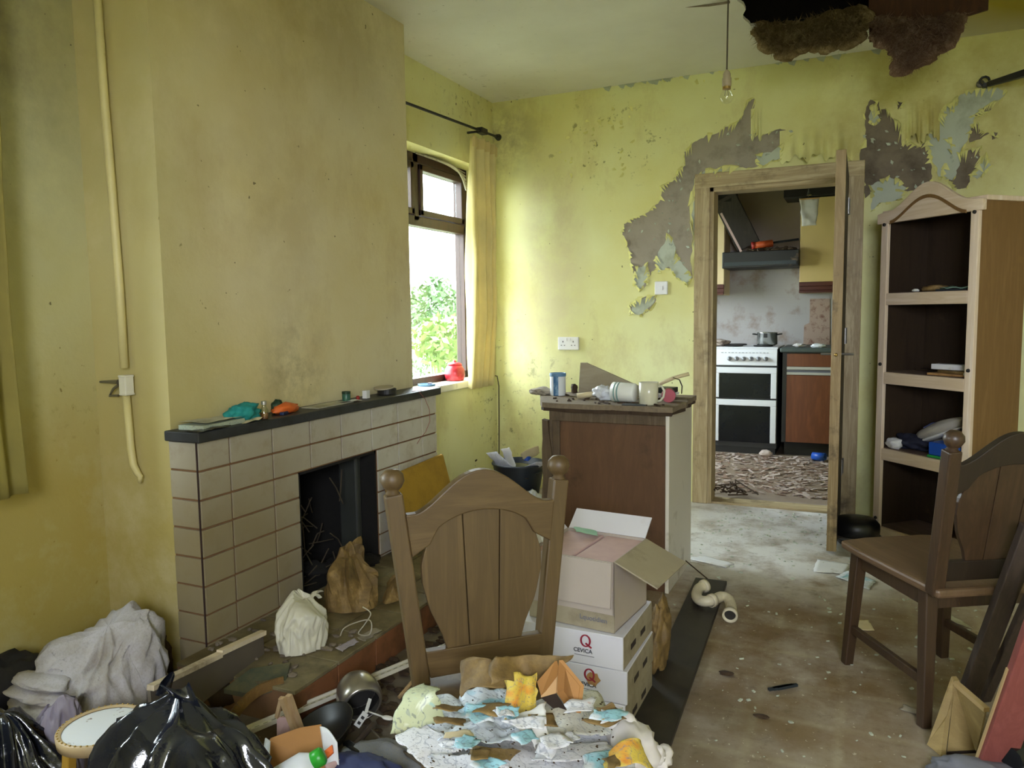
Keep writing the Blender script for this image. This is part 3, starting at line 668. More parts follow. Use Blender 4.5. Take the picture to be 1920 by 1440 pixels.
# ================================================================ fireplace surround
g = N('tile_cream'); a = g.mix(g.step(g.noise(3.2, 5), .35, .7), lin('cac7bc'), lin('bbb4a6'))
xy = g.xyz(); a = g.mix(g.math('MULTIPLY', g.step(g.noise(9, 6, .7), .52, .75), .6), a, lin('8f7b55'))
a = g.mix(g.math('MULTIPLY', g.ball((0, 1.9-2.5735, .25), .25, 1.05), .85), a, lin('857552'))  # browner lower left: dirt tone plus the dimmer light there put into the colour
g.bump(g.noise(14, 3), .08, .002); g.out(a, .38, 0, .45)
plain('grout_dark', '33201a', .9, .3, 20); plain('grout_brown', '7a5a3c', .9, .3, 20)
g = N('slate_black'); g.bump(g.noise(30, 5), .2, .003); g.out(g.ramp(g.noise(12, 6), [(.35, lin('1f2021')), (.7, lin('34363a'))]), .5)
XS = -1.944; SY0, SY1, SZ = 1.807, 3.34, .797
sur = thing('fireplace_surround', 'cream tiled fireplace surround with black mantel and low tiled hearth', 'fireplace', (XS, (SY0+SY1)/2, 0))
m = MB(); e = .006
m.span((XC, SY0+e, 0), (XS-e, FY0, SZ)); m.span((XC, FY1, 0), (XS-e, SY1-e, SZ)); m.span((XC, FY0, FZ), (XS-e, FY1, SZ))
m.build('surround_body', 'grout_brown', sur, world=True)
m = MB(); gp = .0036; trd = random.Random(5)
yc = [SY0, 1.945, 2.153, 2.364, 2.559, 2.775, 2.983, 3.196, SY1]; rows = [SZ-.0965*k for k in range(9)]; rows[-1] = .02
for i in range(8):
    for k in range(8):
        y0, y1, z1, z0 = yc[i], yc[i+1], rows[k], max(.0, rows[k+1])
        if z1 <= FZ+.01:
            if y0 >= FY0-.01 and y1 <= FY1+.01: continue
            if y0 < FY0 < y1: y1 = FY0
            if y0 < FY1 < y1: y0 = FY1
            if y0 >= FY0 and y1 <= FY1: continue
        t = trd.uniform(-.0006, .0006); m.span((XS-e-.001, y0+gp, z0+gp), (XS+t, y1-gp, z1-gp))
for k in range(8): m.span((XC+.002, SY0, max(0, rows[k+1])+gp), (XS-.0095, SY0+e+.001, rows[k]-gp))
MB().span((XS-.009, SY0-.0006, 0), (XS-.0035, SY0+.002, SZ-.001)).build('corner_joint', 'grout_dark', sur, world=True)
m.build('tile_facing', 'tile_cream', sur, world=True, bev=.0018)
m = MB(); m.span((XC-.0, SY0-.015, SZ), (XS+.022, SY1+.012, SZ+.034)); m.build('mantel_shelf', 'slate_black', sur, world=True, bev=.004)
MZ = SZ+.034
g = N('hearth_top'); a = g.mix(g.step(g.noise(4, 6), .35, .65), lin('8a8062'), lin('5f5234')); g.bump(g.noise(25, 5), .3, .003)
g.out(g.mix(g.math('MULTIPLY', g.step(g.noise(11, 6, .7), .5, .7), .6), a, lin('3c3424')), .6)
plain('hearth_tile', '7d5134', .5, .2, 5, dirt='3d2a1c', damt=(.5, .72))
HX, HY0, HY1, HZ = -1.47, 1.67, 3.22, .118
m = MB(); m.span((XS+.002, HY0+.01, 0), (HX-.008, HY1-.01, HZ-.008)); hb = m.build('hearth', 'grout_brown', sur, world=True)
m = MB(); y = HY0
while y < HY1-.01:
    y1 = min(y+.206, HY1); m.span((HX-.010, y+.003, .0), (HX, y1-.003, HZ-.014))
    y = y1
m.build('hearth_face', 'hearth_tile', hb, world=True, bev=.002)
m = MB(); y = HY0
while y < HY1-.01:
    y1 = min(y+.206, HY1)
    for xa, xb in ((HX-.155, HX+.004), (HX-.312, HX-.158), (XS+.003, HX-.316)): m.span((xa+.002, y+.003, HZ-.012), (xb-.002, y1-.003, HZ))
    y = y1
m.build('hearth_top', 'hearth_top', hb, world=True, bev=.002)
# firebox: sooty lining and fallen twigs
m = MB(); m.span((-2.49, FY0+.001, .0), (-2.48, FY1-.001, FZ)); m.span((-2.48, FY0+.0005, 0), (XS-.008, FY0+.012, FZ)); m.span((-2.48, FY1-.012, 0), (XS-.008, FY1-.0005, FZ)); m.span((-2.48, FY0, FZ-.012), (XS-.008, FY1, FZ-.0005)); m.span((-2.48, FY0, 0), (XS-.01, FY1, .10))
m.build('firebox', 'soot', sur, world=True)
plain('metal_panel', '3a3c38', .45, .25, 10)
MB().span((-2.12, FY1-.055, .13), (-2.02, FY1-.018, .58)).build('flue_panel', 'metal_panel', sur, world=True, bev=.01)
r = random.Random(12); m = MB(); p = MB()
for k in range(70):
    a = Vector((r.uniform(-2.42, -2.0), r.uniform(FY0+.03, FY1-.08), .10+r.random()**2*.34)); d = Vector((r.uniform(-.1, .1), r.gauss(0, 1), r.gauss(0, .5))).normalized()*r.uniform(.08, .2)
    b = a+d; b.y = min(max(b.y, FY0+.02), FY1-.06); b.x = min(max(b.x, -2.46), -1.99); b.z = max(.105, b.z); mid = (a+b)/2+Vector((0, 0, r.uniform(-.02, .03)))
    m.tube([a, mid, b], .0028, 4)
plain('twig', '4d4334', .9, .3, 30)
o = m.build('twigs', 'twig', None, world=True); tag(o, 'tangle of dry twigs fallen into the black fire opening', 'twigs', None, 'stuff')
for k in range(5): p.blob((-2.25+.07*k, FY0+.10+.08*k, .12), (.08, .07, .035), k, .5, 2.5, 3)
o = p.build('ash_heap', 'soot', None, world=True, smooth=True); tag(o, 'heap of black ash and soot on the floor of the fire opening', 'ash', None, 'stuff')

# ---------------------------------------------------------------- things on the mantel
XM = (XC+XS)/2+.01
def on(px, py, x=None):
    x = XM if x is None else x; return Vector((x, L(px, py, x).y, MZ))
plain('paper_dirty', 'b9b6a2', .8, .12, 14, dirt='86826a', damt=(.5, .7)); plain('paper_white', 'dfe0e2', .7, .06, 14, dirt='a39c8a', damt=(.58, .74))
printed('paper_green', 'a9b39c', ['7f9a86', 'd2d3c6'], 12, .4)
m = MB(); a = on(350, 800); m.box((-2.0, 1.93, MZ+.008), (.105, .20, .016), (0, 0, .06)); o = m.build('document_folder', 'paper_green', None, world=True, bev=.002)
tag(o, 'flat greyish green folder lying at the left end of the mantel', 'folder')
m = sheet([(-2.055, 1.84, MZ+.021), (-1.955, 1.85, MZ+.021), (-1.95, 2.02, MZ+.021), (-2.05, 2.035, MZ+.021)], 8, 8, .004, 9, 3); o = m.build('paper_sheet', 'paper_dirty', None, world=True); tag(o, 'off white paper lying on top of the green folder on the mantel', 'paper')
plain('plastic_black', '17181a', .25, .2, 12)
m = sheet([(-1.99, 1.80, MZ+.003), (-1.915, 1.80, MZ+.003), (-1.912, 1.92, MZ+.003), (-1.97, 1.93, MZ+.003)], 12, 12, .006, 14, 8, lambda u, v: -0.0*u); o = m.build('plastic_scrap', 'plastic_black', None, world=True, smooth=True, solid=.001); tag(o, 'crumpled black plastic scrap at the front left corner of the mantel', 'plastic scrap')
plain('cloth_teal', '1f8a86', .8, .25, 12); plain('orange_plastic', 'd8682a', .45, .15, 12); plain('green_dark', '1e3a24', .6, .3, 14); plain('blue_plastic', '2456b8', .4, .15, 12)
c = on(455, 768); m = MB().blob((XM, c.y, MZ+.028), (.042, .062, .034), 3, .6, 2.2, 4, MZ+.001, .3); tag(m.build('teal_cloth', 'cloth_teal', None, world=True, smooth=True), 'small crumpled teal cloth on the mantel beside the glass bottle', 'cloth')
plain('paper_cream', 'cbbd97', .75, .15, 20)
c = on(468, 778, -1.95); m = sheet([(-1.965, c.y-.07, MZ+.004), (-1.93, c.y-.05, MZ+.004), (-1.935, c.y+.05, MZ+.004), (-1.975, c.y+.03, MZ+.004)], 8, 8, .008, 14, 2); tag(m.build('crumpled_wrapper', 'paper_cream', None, world=True), 'creased cream wrapper lying in front of the teal cloth', 'wrapper')
c = on(495, 765, -1.945); t = thing('glass_bottle', 'small clear glass bottle of brown liquid on the mantel', 'bottle', (c.x, c.y, MZ)); 
glass('bottle_glass', 'f2f4ea', 0, .16); plain('brown_liquid', '7a4a1c', .2, .1, 8); plain('cap_silver', 'b5b3ac', .35, .1, 8, metal=.8)
MB().lathe([(0, .001), (.0145, .001), (.0155, .004), (.0155, .032), (.009, .044), (.0075, .05), (.0085, .058)], 18, cap=False).build('bottle_body', 'bottle_glass', t, smooth=True)
MB().lathe([(0, .003), (.0135, .003), (.0135, .024), (0, .024)], 18, cap=False).build('liquid', 'brown_liquid', t, smooth=True)
MB().lathe([(.0095, .054), (.0095, .066), (.008, .067), (0, .067)], 18).build('cap', 'cap_silver', t)
c = on(516, 760); m = MB().blob((XM-.01, c.y+.02, MZ+.026), (.02, .022, .03), 6, .45, 3, 3, MZ+.001); tag(m.build('dark_sponge', 'green_dark', None, world=True, smooth=True), 'dark green crumpled lump on the mantel between bottle and orange cloth', 'lump')
c = on(532, 765); m = MB().blob((XM+.008, c.y, MZ+.018), (.03, .062, .022), 9, .5, 2.4, 3, MZ+.001, .25); tag(m.build('orange_duster', 'orange_plastic', None, world=True, smooth=True), 'bright orange crumpled duster on the mantel right of the bottle', 'duster')
plain('blue_dark', '1d2f55', .5, .2, 14)
m = MB().box((XM+.028, c.y-.03, MZ+.006), (.016, .05, .011), (0, 0, .3)); tag(m.build('blue_clip', 'blue_dark', None, world=True, bev=.002), 'tiny dark blue clip tucked under the orange duster', 'clip')
m = MB().box((XM, 2.55, MZ+.002), (.085, .24, .003), (0, 0, .03)); o = m.build('flat_ruler', 'paper_dirty', None, world=True); tag(o, 'flat grey card strip lying along the middle of the mantel', 'card')
m = sheet([(-1.995, 2.60, MZ+.006), (-1.95, 2.60, MZ+.006), (-1.95, 2.72, MZ+.006), (-1.99, 2.72, MZ+.006)], 8, 8, .006, 16, 4); tag(m.build('foil_scrap', 'paper_white', None, world=True), 'crumpled white scrap on the mantel in front of the small green jar', 'scrap')
c = on(651, 740); t = thing('small_jar', 'small dark green jar on the mantel', 'jar', (c.x-.005, c.y, MZ)); plain('jar_green', '35614f', .35, .2, 12)
MB().lathe([(0, 0), (.017, 0), (.018, .003), (.018, .032), (.016, .035)], 16).build('jar_body', 'jar_green', t, smooth=True); MB().lathe([(.0185, .034), (.0185, .044), (0, .045)], 16).build('lid', 'green_dark', t)
plain('red_plastic', '9c2a22', .45, .15, 12)
c = on(671, 742); m = MB().lathe([(0, 0), (.008, 0), (.008, .014), (.004, .018), (0, .018)], 12, (c.x, c.y, MZ)); tag(m.build('bottle_cap', 'red_plastic', None, world=True, smooth=True), 'tiny red cap on the mantel beside the small white box', 'cap')
c = on(684, 738); m = MB().box((c.x, c.y+.01, MZ+.0175), (.022, .03, .035), (0, 0, .1)); tag(m.build('small_box', 'paper_white', None, world=True, bev=.001), 'small white upright box on the mantel right of the red cap', 'box')
c = on(727, 724); t = thing('tape_reel', 'dark round tin with a pale lid tilted on the mantel', 'tin', (c.x-.005, c.y, MZ)); plain('tin_dark', '23211f', .45, .2, 14); plain('tin_pale', 'a49a86', .45, .15, 14)
MB().lathe([(0, 0), (.042, 0), (.044, .003), (.044, .026), (.04, .028), (0, .028)], 24).build('tin_body', 'tin_dark', t, smooth=False)
MB().lathe([(0, .030), (.046, .030), (.046, .036), (.01, .038), (0, .038)], 24, (-.004, -.016, 0), (.0, -.12, 1)).build('lid', 'tin_pale', t)
plain('string_pink', '9c5a5a', .8, .1, 10)
m = MB(); pts = [(-1.95, 3.12, MZ+.002), (-1.925, 3.17, MZ+.003)] + [L(a, b, XS+.027) for a, b in ((786, 735), (797, 748), (805, 768), (806, 790), (798, 810), (788, 822), (782, 832))]
m.tube(pts, .0014, 5); tag(m.build('string', 'string_pink', None, world=True), 'thin pink string trailing off the right end of the mantel', 'string')
# ---------------------------------------------------------------- window sill
g = N('jar_red'); g.bump(g.noise(40, 3), .3, .002); g.out(g.mix(g.step(g.noise(24, 4), .45, .6), lin('8f1422'), lin('b8343f')), .3)
c = L(853, 713, -2.37); t = thing('lidded_jar', 'red ceramic lidded jar on the white window sill', 'jar', (-2.37, c.y, .772))
MB().lathe([(0, 0), (.052, 0), (.060, .008), (.066, .035), (.063, .07), (.050, .095), (.044, .10)], 16).build('jar_body', 'jar_red', t, smooth=True)
MB().lathe([(.046, .100), (.048, .106), (.04, .113), (.02, .118), (.009, .120), (.011, .128), (0, .132)], 16).build('lid', 'jar_red', t, smooth=True)
plain('blue_grey', '5f86a8', .5, .15, 10)
c = L(800, 714, -2.36); t = thing('blue_dish', 'small flat blue plastic lid on the window sill left of the red jar', 'lid', (-2.36, c.y, .772))
MB().lathe([(0, 0), (.05, 0), (.055, .012), (.052, .014), (.047, .004), (0, .004)], 20).build('dish', 'blue_grey', t, smooth=True)
MB().box((.01, .02, .011), (.02, .05, .012), (0, 0, .4)).build('handle_tab', 'blue_dark', t, bev=.002)
# ---------------------------------------------------------------- on the hearth
g = N('bag_white'); f = g.noise(9, 5); g.bump(f, .3, .01); g.out(g.mix(f, lin('bfbba6'), lin('d9d6c6')), .45)
c = F(560, 1218, HZ)
m = MB(); m.heap((c.x-.005, c.y+.02, HZ+.001), .092, .105, .135, (-.03, .06), 12, 8, .11, 2.6, belly=.28, rough=.34, wr=.08)
m2 = MB(); k = Vector((c.x-.028, c.y+.075, HZ+.118)); m2.blob(k, (.02, .026, .02), 5, .4, 2.5, 3)
m2.grid(lambda u, v: k+Vector((.012*math.sin(u*7)+.01*v, .01+.055*v+.02*(u-.5), .028*math.sin(v*2.6)+.02*(u-.5)*v)), 8, 8)
m2.grid(lambda u, v: k+Vector((.02*v, .05*v+.018*(u-.5), -.062*v**1.6+.012*math.sin(u*6)*v)), 8, 8)
t = thing('plastic_bag', 'knotted white plastic bag sitting full on the hearth', 'bag', (c.x, c.y, HZ)); m.build('bag_body', 'bag_white', t, world=True, smooth=True); m2.build('knot', 'bag_white', t, world=True, smooth=True)
g = N('bag_brown'); f = g.noise(10, 6, .7); g.bump(f, .5, .012); g.out(g.ramp(f, [(.3, lin('4d3c22')), (.55, lin('7f6638')), (.7, lin('a88a56'))]), .7)
def polysheet(name, px, z, mt, label, cat, bend=.01, seed=1, lift=None):
    pts = [F(a, b, zz) for (a, b), zz in zip(px, z)]
    m = sheet(pts, 14, 14, bend, 8, seed, lift); return tag(m.build(name, mt, None, world=True, smooth=True, solid=.0012), label, cat)
c = F(655, 1165, HZ); m = MB(); m.heap((-1.72, c.y+.12, HZ+.001), .105, .135, .165, (-.03, .05), 31, 6, .34, 2.4, belly=.15, rough=.5, n=48, m=14); m.heap((-1.755, c.y+.18, HZ+.10), .065, .07, .12, (-.01, .02), 34, 5, .4, 2.6, rough=.5, n=34, m=9)
tag(m.build('paper_bag', 'bag_brown', None, world=True), 'crumpled brown paper bag at the mouth of the fire opening', 'bag')
m = MB(); m.heap((-1.60, c.y+.26, HZ+.001), .05, .075, .085, (.0, .02), 37, 5, .4, 1.5, rough=.5, n=36, m=10); tag(m.build('brown_rag', 'bag_brown', None, world=True), 'small brown rag on the hearth right of the paper bag', 'rag')
plain('wire_white', 'b8b3a2', .5, .1, 10)
m = MB(); 
m.tube(smoothpath([F(a, b, z) for a, b, z in ((638,1192,HZ+.004),(645,1178,HZ+.02),(665,1168,HZ+.045),(690,1162,HZ+.06),(697,1172,HZ+.05),(692,1190,HZ+.02),(672,1188,HZ+.008),(684,1170,HZ+.04),(695,1150,HZ+.08),(680,1138,HZ+.1))], 5), .0022, 6)
tag(m.build('wire_loop', 'wire_white', None, world=True, smooth=True), 'loose loop of pale wire on the hearth before the paper bag', 'wire')
printed('card_lilac', 'a9a2b0', ['8f86a0'], 10, .3)
polysheet('paper_card', [(630,1214),(665,1196),(672,1203),(640,1222)], [HZ+.003]*4, 'card_lilac', 'small lilac grey card lying on the hearth tiles', 'card', .002, 6)
polysheet('grey_scrap', [(668,1196),(705,1176),(716,1182),(680,1203)], [HZ+.003]*4, 'plaster_grey', 'grey flat scrap on the hearth under the wire loop', 'scrap', .003, 7)
m = MB(); r = random.Random(4)
for k in range(60):
    q = Vector((r.uniform(XS+.02, HX-.05), r.uniform(HY0+.05, 2.1), HZ)); m.blob(q+Vector((0, 0, .004)), (r.uniform(.005, .018), r.uniform(.005, .018), .006), k, .5, 2, 1)
tag(m.build('rubble_crumbs', 'plaster_brown', None, world=True), 'crumbs of plaster and dirt scattered over the left of the hearth', 'rubble', None, 'stuff')
# mustard foam slab leaning on the right of the surround
g = N('foam_mustard'); f = g.noise(7, 6, .7); g.bump(g.noise(90, 4), .4, .004); g.out(g.mix(g.step(g.noise(5, 6, .7), .4, .7), lin('a98527'), lin('8a6a20')), .9)
y0 = 2.80; t = MB().prism([(-1.86, y0, HZ+.005), (-1.80, y0, HZ+.005), (-1.915, y0+.03, .475), (-1.935, y0+.03, .475)], (0, .52, .02))
tag(t.build('foam_cushion', 'foam_mustard', None, world=True, bev=.012), 'mustard yellow foam slab leaning on the right of the tiled surround', 'cushion')
# ================================================================ cupboard standing with its back to us
wood('hardboard', '68492d', '5a3e25', 'Z', .6, 9, dirt='38240f', damt=(.55, .75)); wood('cup_frame', '6b5b45', '54442f', 'Z', .7, 22, dirt='3a2e20', damt=(.5, .7))
plain('melamine', 'd8d2c4', .45, .05, 6, dirt='9d917c', damt=(.58, .75)); plain('chipboard', '7a6c57', .9, .35, 60, bump=.5, bscale=120); plain('chip_dark', '40301f', .9, .4, 30, bump=.5)
CX0, CX1, CY0, CY1, CT = -1.262, -.735, 3.16, 3.62, .795
cup = thing('cupboard', 'brown cupboard turned back to front with white side and crumbling chipboard top', 'cupboard', ((CX0+CX1)/2, (CY0+CY1)/2, 0))
MB().span((CX0+.05, CY0+.008, .0), (CX1-.004, CY0+.014, CT-.03)).build('back_panel', 'hardboard', cup, world=True)
MB().span((CX1-.003, CY0-.004, 0), (CX1+.013, CY1, CT-.005)).build('side_panel', 'melamine', cup, world=True, bev=.002)
MB().span((CX0, CY0, 0), (CX0+.016, CY1, CT-.03)).build('side_panel', 'cup_frame', cup, world=True, bev=.002)
m = MB(); m.span((CX0+.016, CY0-.002, 0), (CX0+.05, CY0+.02, CT-.03)); m.span((CX0+.012, CY0-.006, CT-.075), (CX1-.003, CY0+.012, CT-.03)); m.build('back_frame', 'cup_frame', cup, world=True, bev=.003)
m = MB(); o2 = jag([Vector((CX0-.03, CY0-.012, CT-.07)), Vector((CX0-.004, CY0-.012, CT-.075)), Vector((CX0-.004, CY0-.012, .02)), Vector((CX0-.022, CY0-.012, .02))], .03, random.Random(8), 4)
m.prism(o2, (0, .03, 0)); m.build('split_edging', 'cup_frame', cup, world=True)
r = random.Random(21)
ol = jag([Vector(p) for p in ((CX0-.03, CY0-.01, 0), (CX0+.2, CY0-.03, 0), (CX0+.33, CY0-.02, 0), (CX1-.05, CY0-.03, 0), (CX1+.03, CY0-.02, 0), (CX1+.035, CY1-.1, 0), (CX1+.03, CY1+.02, 0), (CX0, CY1+.02, 0), (CX0-.13, CY1-.05, 0), (CX0-.15, CY1-.20, 0), (CX0-.08, CY0+.12, 0))], .07, r, 3)
m = MB().prism([p+Vector((0, 0, CT-.016)) for p in ol], (0, 0, .022)); m.build('worktop', 'chipboard', cup, world=True)
ol2 = jag([Vector((p.x*.985-.015, p.y*.99+.034, 0)) for p in ol[::4]], .10, r, 2)
m = MB().prism([p+Vector((0, .004, CT-.032)) for p in ol2], (0, 0, .017)); m.build('worktop_core', 'chip_dark', cup, world=True)
CTOP = CT+.006
m = MB()
for k in range(46):
    q = Vector((r.uniform(CX0-.05, CX1-.02), r.uniform(CY0-.005, CY1-.05), CTOP+.003)); a = r.uniform(0, 3); s = r.uniform(.008, .035)
    m.box(q, (s, s*.35, .006), (r.uniform(-.2, .2), r.uniform(-.2, .2), a))
tag(m.build('chipboard_crumbs', 'chip_dark', None, world=True), 'dark splinters of chipboard scattered over the top of the cupboard', 'splinters', None, 'stuff')
def on(px, py): return F(px, py, CTOP)
# blue tin
c = F(1046, 716, CTOP); c = Vector((-1.385, 3.49, CTOP)); c = B(1046, 716, 3.45); t = thing('salt_drum', 'tall blue and white drum standing at the left of the cupboard top', 'tin', (c.x, 3.45, CTOP))
g = N('drum_label'); z = g.xyz(); b = g.mix(g.step(g.noise(40, 3), .5, .6), lin('3f6c96'), lin('6f93b4')); band = g.step(g.math('SINE', g.math('ADD', g.math('MULTIPLY', z[0], 110), 1.2)), .1, .3)
g.out(g.mix(band, lin('d8dde2'), b), .5)
MB().lathe([(0, 0), (.037, 0), (.038, .002), (.038, .094), (.037, .096)], 28).build('drum_body', 'drum_label', t, smooth=False)
MB().lathe([(.039, .092), (.040, .094), (.040, .106), (.038, .108), (.036, .104), (0, .104)], 28).build('lid', 'blue_grey', t)
m = MB(); c = B(1018, 718, 3.45); m.blob((c.x-.01, 3.45, CTOP+.014), (.055, .04, .022), 4, .5, 2, 3, CTOP+.001, .3); tag(m.build('plaster_lump', 'plaster_grey', None, world=True), 'pale broken lump overhanging the left edge of the cupboard top', 'rubble')
wood('board_grey', 'a79e88', '958b74', 'X', .7, 12)
a = B(1088, 680, 3.58); b = B(1190, 716, 3.58); zt = a.z
pts = [Vector((a.x, 3.58, a.z)), Vector((a.x+.03, 3.58, a.z)), Vector((b.x+.05, 3.58, CTOP+.028)), Vector((b.x+.05, 3.58, CTOP+.001)), Vector((a.x-.012, 3.58, CTOP+.001))]
tag(MB().prism(pts, (0, .018, 0)).build('offcut_board', 'board_grey', None, world=True, bev=.002), 'sloping pale grey offcut board standing on edge at the back of the cupboard top', 'board')
c = B(1081, 702, 3.55); tag(MB().blob((c.x-.012, 3.55, CTOP+.02), (.016, .02, .03), 7, .5, 2.4, 3, CTOP+.001).build('dark_pinecone', 'chip_dark', None, world=True), 'small dark lump left of the sloping grey board on the cupboard', 'lump')
plain('plastic_clear', 'c9ccd0', .25, .15, 14)
c = B(1135, 724, 3.33); m = MB(); m.blob((c.x, 3.33, CTOP+.03), (.055, .045, .034), 11, .5, 2.2, 4, CTOP+.001, .4); tag(m.build('crumpled_wrap', 'plastic_clear', None, world=True, smooth=True), 'crumpled clear and white plastic wrapping in the middle of the cupboard top', 'wrapping')
c = B(1098, 726, 3.33); m = MB().lathe([(.010, 0), (.013, .0), (.013, .09), (.010, .09), (.010, 0)], 14, (c.x-.035, 3.31, CTOP+.014), (.92, .38, .12), cap=False); tag(m.build('paper_roll', 'paper_cream', None, world=True, smooth=True), 'rolled cream paper lying in front of the crumpled plastic wrapping', 'roll')
plain('china_white', 'e2e4de', .25, .04, 10); plain('china_cream', 'cfcdb4', .25, .04, 10); plain('stripe_green', '7fa09a', .3, .1, 10)
def mug(name, label, loc, mt, r0, h, rot=(0, 0, 0), stripes=False, ha=0.0):
    t = thing(name, label, 'mug', loc, rot=rot)
    MB().lathe([(0, .001), (r0*.86, 0), (r0*.95, .006), (r0, h*.5), (r0*1.02, h), (r0*.95, h), (r0*.93, h*.5), (r0*.85, .008), (0, .008)], 28, cap=False).build('cup', mt, t, smooth=True)
    x = math.cos(ha); y = math.sin(ha)
    MB().tube([Vector((x*q, y*q, z)) for q, z in ((r0*.95, h*.82), (r0*1.35, h*.84), (r0*1.65, h*.62), (r0*1.55, h*.36), (r0*1.25, h*.2), (r0*.93, h*.16))], .0052, 8).build('handle', mt, t, smooth=True)
    if stripes:
        for z in (h*.80, h*.66): MB().lathe([(r0*1.012, z), (r0*1.03, z+.001), (r0*1.03, z+.006), (r0*1.012, z+.007)], 28, cap=False).build('stripe', 'stripe_green', t)
    return t
c = B(1216, 748, 3.21); mug('mug', 'upright cream mug with its handle to the right on the cupboard front edge', (c.x, 3.21, CTOP), 'china_cream', .041, .097, (0, 0, .3), False, -.25)
c = B(1172, 728, 3.24); mug('mug', 'white mug with green stripes lying on its side on the cupboard', (c.x+.045, 3.25, CTOP+.045), 'china_white', .043, .105, (0, -PI/2, -.12), True, 2.4)
plain('slate_lid', '2b3236', .4, .15, 10)
c = B(1180, 744, 3.17); tag(MB().box((c.x+.02, 3.175, CTOP+.0025), (.10, .045, .004), (0, 0, .1)).build('dark_card', 'slate_lid', None, world=True), 'thin dark card under the white mug lying on its side', 'card')
c = B(1242, 700, 3.5); t0 = B(1200, 712, 3.5)
for k, (dx, dz, rz, lb) in enumerate(((.0, .006, .1, 'lower white booklet stacked at the back right of the cupboard top'), (.02, .018, -.15, 'upper white booklet at the back right of the cupboard top, under the black box'))):
    tag(MB().box((c.x-.03+dx, 3.5, CTOP+dz), (.17-.03*k, .12, .011), (0, 0, rz)).build('booklet', 'paper_white', None, world=True, bev=.001), lb, 'booklet', 'booklets on the cupboard')
plain('black_box', '1e2420', .4, .2, 10)
t = thing('black_case', 'flat black case on top of the white booklets on the cupboard', 'case', (c.x+.005, 3.5, CTOP+.0245)); MB().box((0, 0, .012), (.115, .075, .024), (0, 0, -.1)).build('case_body', 'black_box', t, bev=.003); MB().box((-.05, -.02, .012), (.02, .05, .018), (0, 0, -.1)).build('blue_end', 'blue_dark', t, bev=.002)
c = B(1262, 725, 3.34); t = thing('red_can', 'small dark red tin lying on its side at the right of the cupboard top', 'tin', (c.x-.02, 3.34, CTOP+.03)); plain('can_red', 'a02636', .35, .25, 20); plain('can_dark', '1e1c1c', .4, .2, 20)
MB().lathe([(0, -.03), (.029, -.03), (.030, -.027), (.030, .030), (.029, .033), (0, .033)], 24, axis=(.25, -1, .0)).build('can_body', 'can_red', t); MB().lathe([(.0305, -.01), (.0312, -.01), (.0312, .006), (.0305, .006)], 24, axis=(.25, -1, 0), cap=False).build('label_band', 'can_dark', t)
m = MB(); pts = [B(a, b, 3.42) for a, b in ((1248, 716), (1268, 708), (1286, 702))]; m.tube([B(1236, 720, 3.36), B(1262, 709, 3.38), B(1292, 701, 3.40)], .0085, 12); tag(m.build('card_tube', 'paper_cream', None, world=True, smooth=True), 'thin pale cardboard tube resting across the red tin on the cupboard', 'tube')
m = MB(); p = [B(a, b, 3.27) for a, b in ((1262, 708), (1274, 712), (1279, 724), (1278, 738))]
for a, b in zip(p, p[1:]): m.bar(a, b, .014, .002, (1, 0, .3))
tag(m.build('webbing_strap', 'plastic_black', None, world=True), 'black strap looped over the right edge of the cupboard top', 'strap')
m = MB(); m.tube([B(1000, 738, 3.5), B(990, 742, 3.5), B(984, 752, 3.5)], .0015, 5)

# ================================================================ pine bookcase
g = N('pine_lit'); v = g.coord((22, 22, 1.6)); f = g.noise(1, 6, .65, v, 1.2); a = g.ramp(f, [(.3, lin('eedbc6')), (.52, lin('e0caae')), (.68, lin('f2e2d0'))]); g.bump(f, .1, .002); g.out(a, .5)
wood('pine_lit_x', 'eedbc6', 'dec7a8', 'X', .5, 22); wood('pine_shaded', '8c6c42', '7d5e37', 'Z', .5, 22, dirt='8d6d3c', damt=(.6, .75)); wood('back_brown', '2f2215', '382a1b', 'Z', .6, 16, dirt='4a3a28', damt=(.62, .72)); wood('shelf_red', '7d6b60', '6b584c', 'X', .6, 16)  # one pine, coloured lighter on the lit front and darker on the shaded sides
BW, BD, BH = .555, .30, 1.70
bk = thing('bookcase', 'tall pale pine bookcase with an arched top standing angled across the corner', 'bookcase', (.075, 4.412, 0), math.atan2(-.725, .69))
st = .042                                                     # local: x along the front, y into the case
for x, mt in ((0, 'pine_shaded'), (BW-.02, 'pine_shaded')): MB().span((x, .018, .03), (x+.02, BD, BH-.02)).build('side_panel', mt, bk, bev=.002)
for x in (.0195, BW-.0235): MB().span((x, .021, .06), (x+.004, BD-.013, BH-.03)).build('inner_shade', 'back_brown', bk)  # dark sheets added as the shade on the inner faces of the sides
MB().span((.02, BD-.012, .03), (BW-.02, BD-.004, BH-.02)).build('back_panel', 'back_brown', bk)
for x in (0, BW-st):
    s = MB().span((x, 0, 0), (x+st, .02, BH-.03)).build('stile', 'pine_lit', bk, bev=.003)
    for z in (1.62, .91, .10): MB().lathe([(0, 0), (.009, 0), (.008, .006), (.004, .009), (0, .009)], 12, (x+st/2, .0, z), (0, -1, 0)).build('stud', 'iron_black', s, smooth=True)
for z in (1.275, .872, .475, .06):
    MB().span((.02, .02, z-.028), (BW-.02, BD-.014, z)).build('shelf', 'shelf_red', bk); MB().span((st, .001, z-.062), (BW-st, .022, z-.002)).build('shelf_front', 'pine_lit_x', bk, bev=.003)
out = [Vector((-.025, 0, BH-.075)), Vector((-.025, 0, BH-.025))]
for k in range(21):
    u = k/20; x = .0+u*BW; z = BH-.02+.115*max(0, math.cos((u-.5)*2*PI*.5))**1.7*(.5-.5*math.cos(2*PI*u))**.5
    out.append(Vector((x, 0, z)))
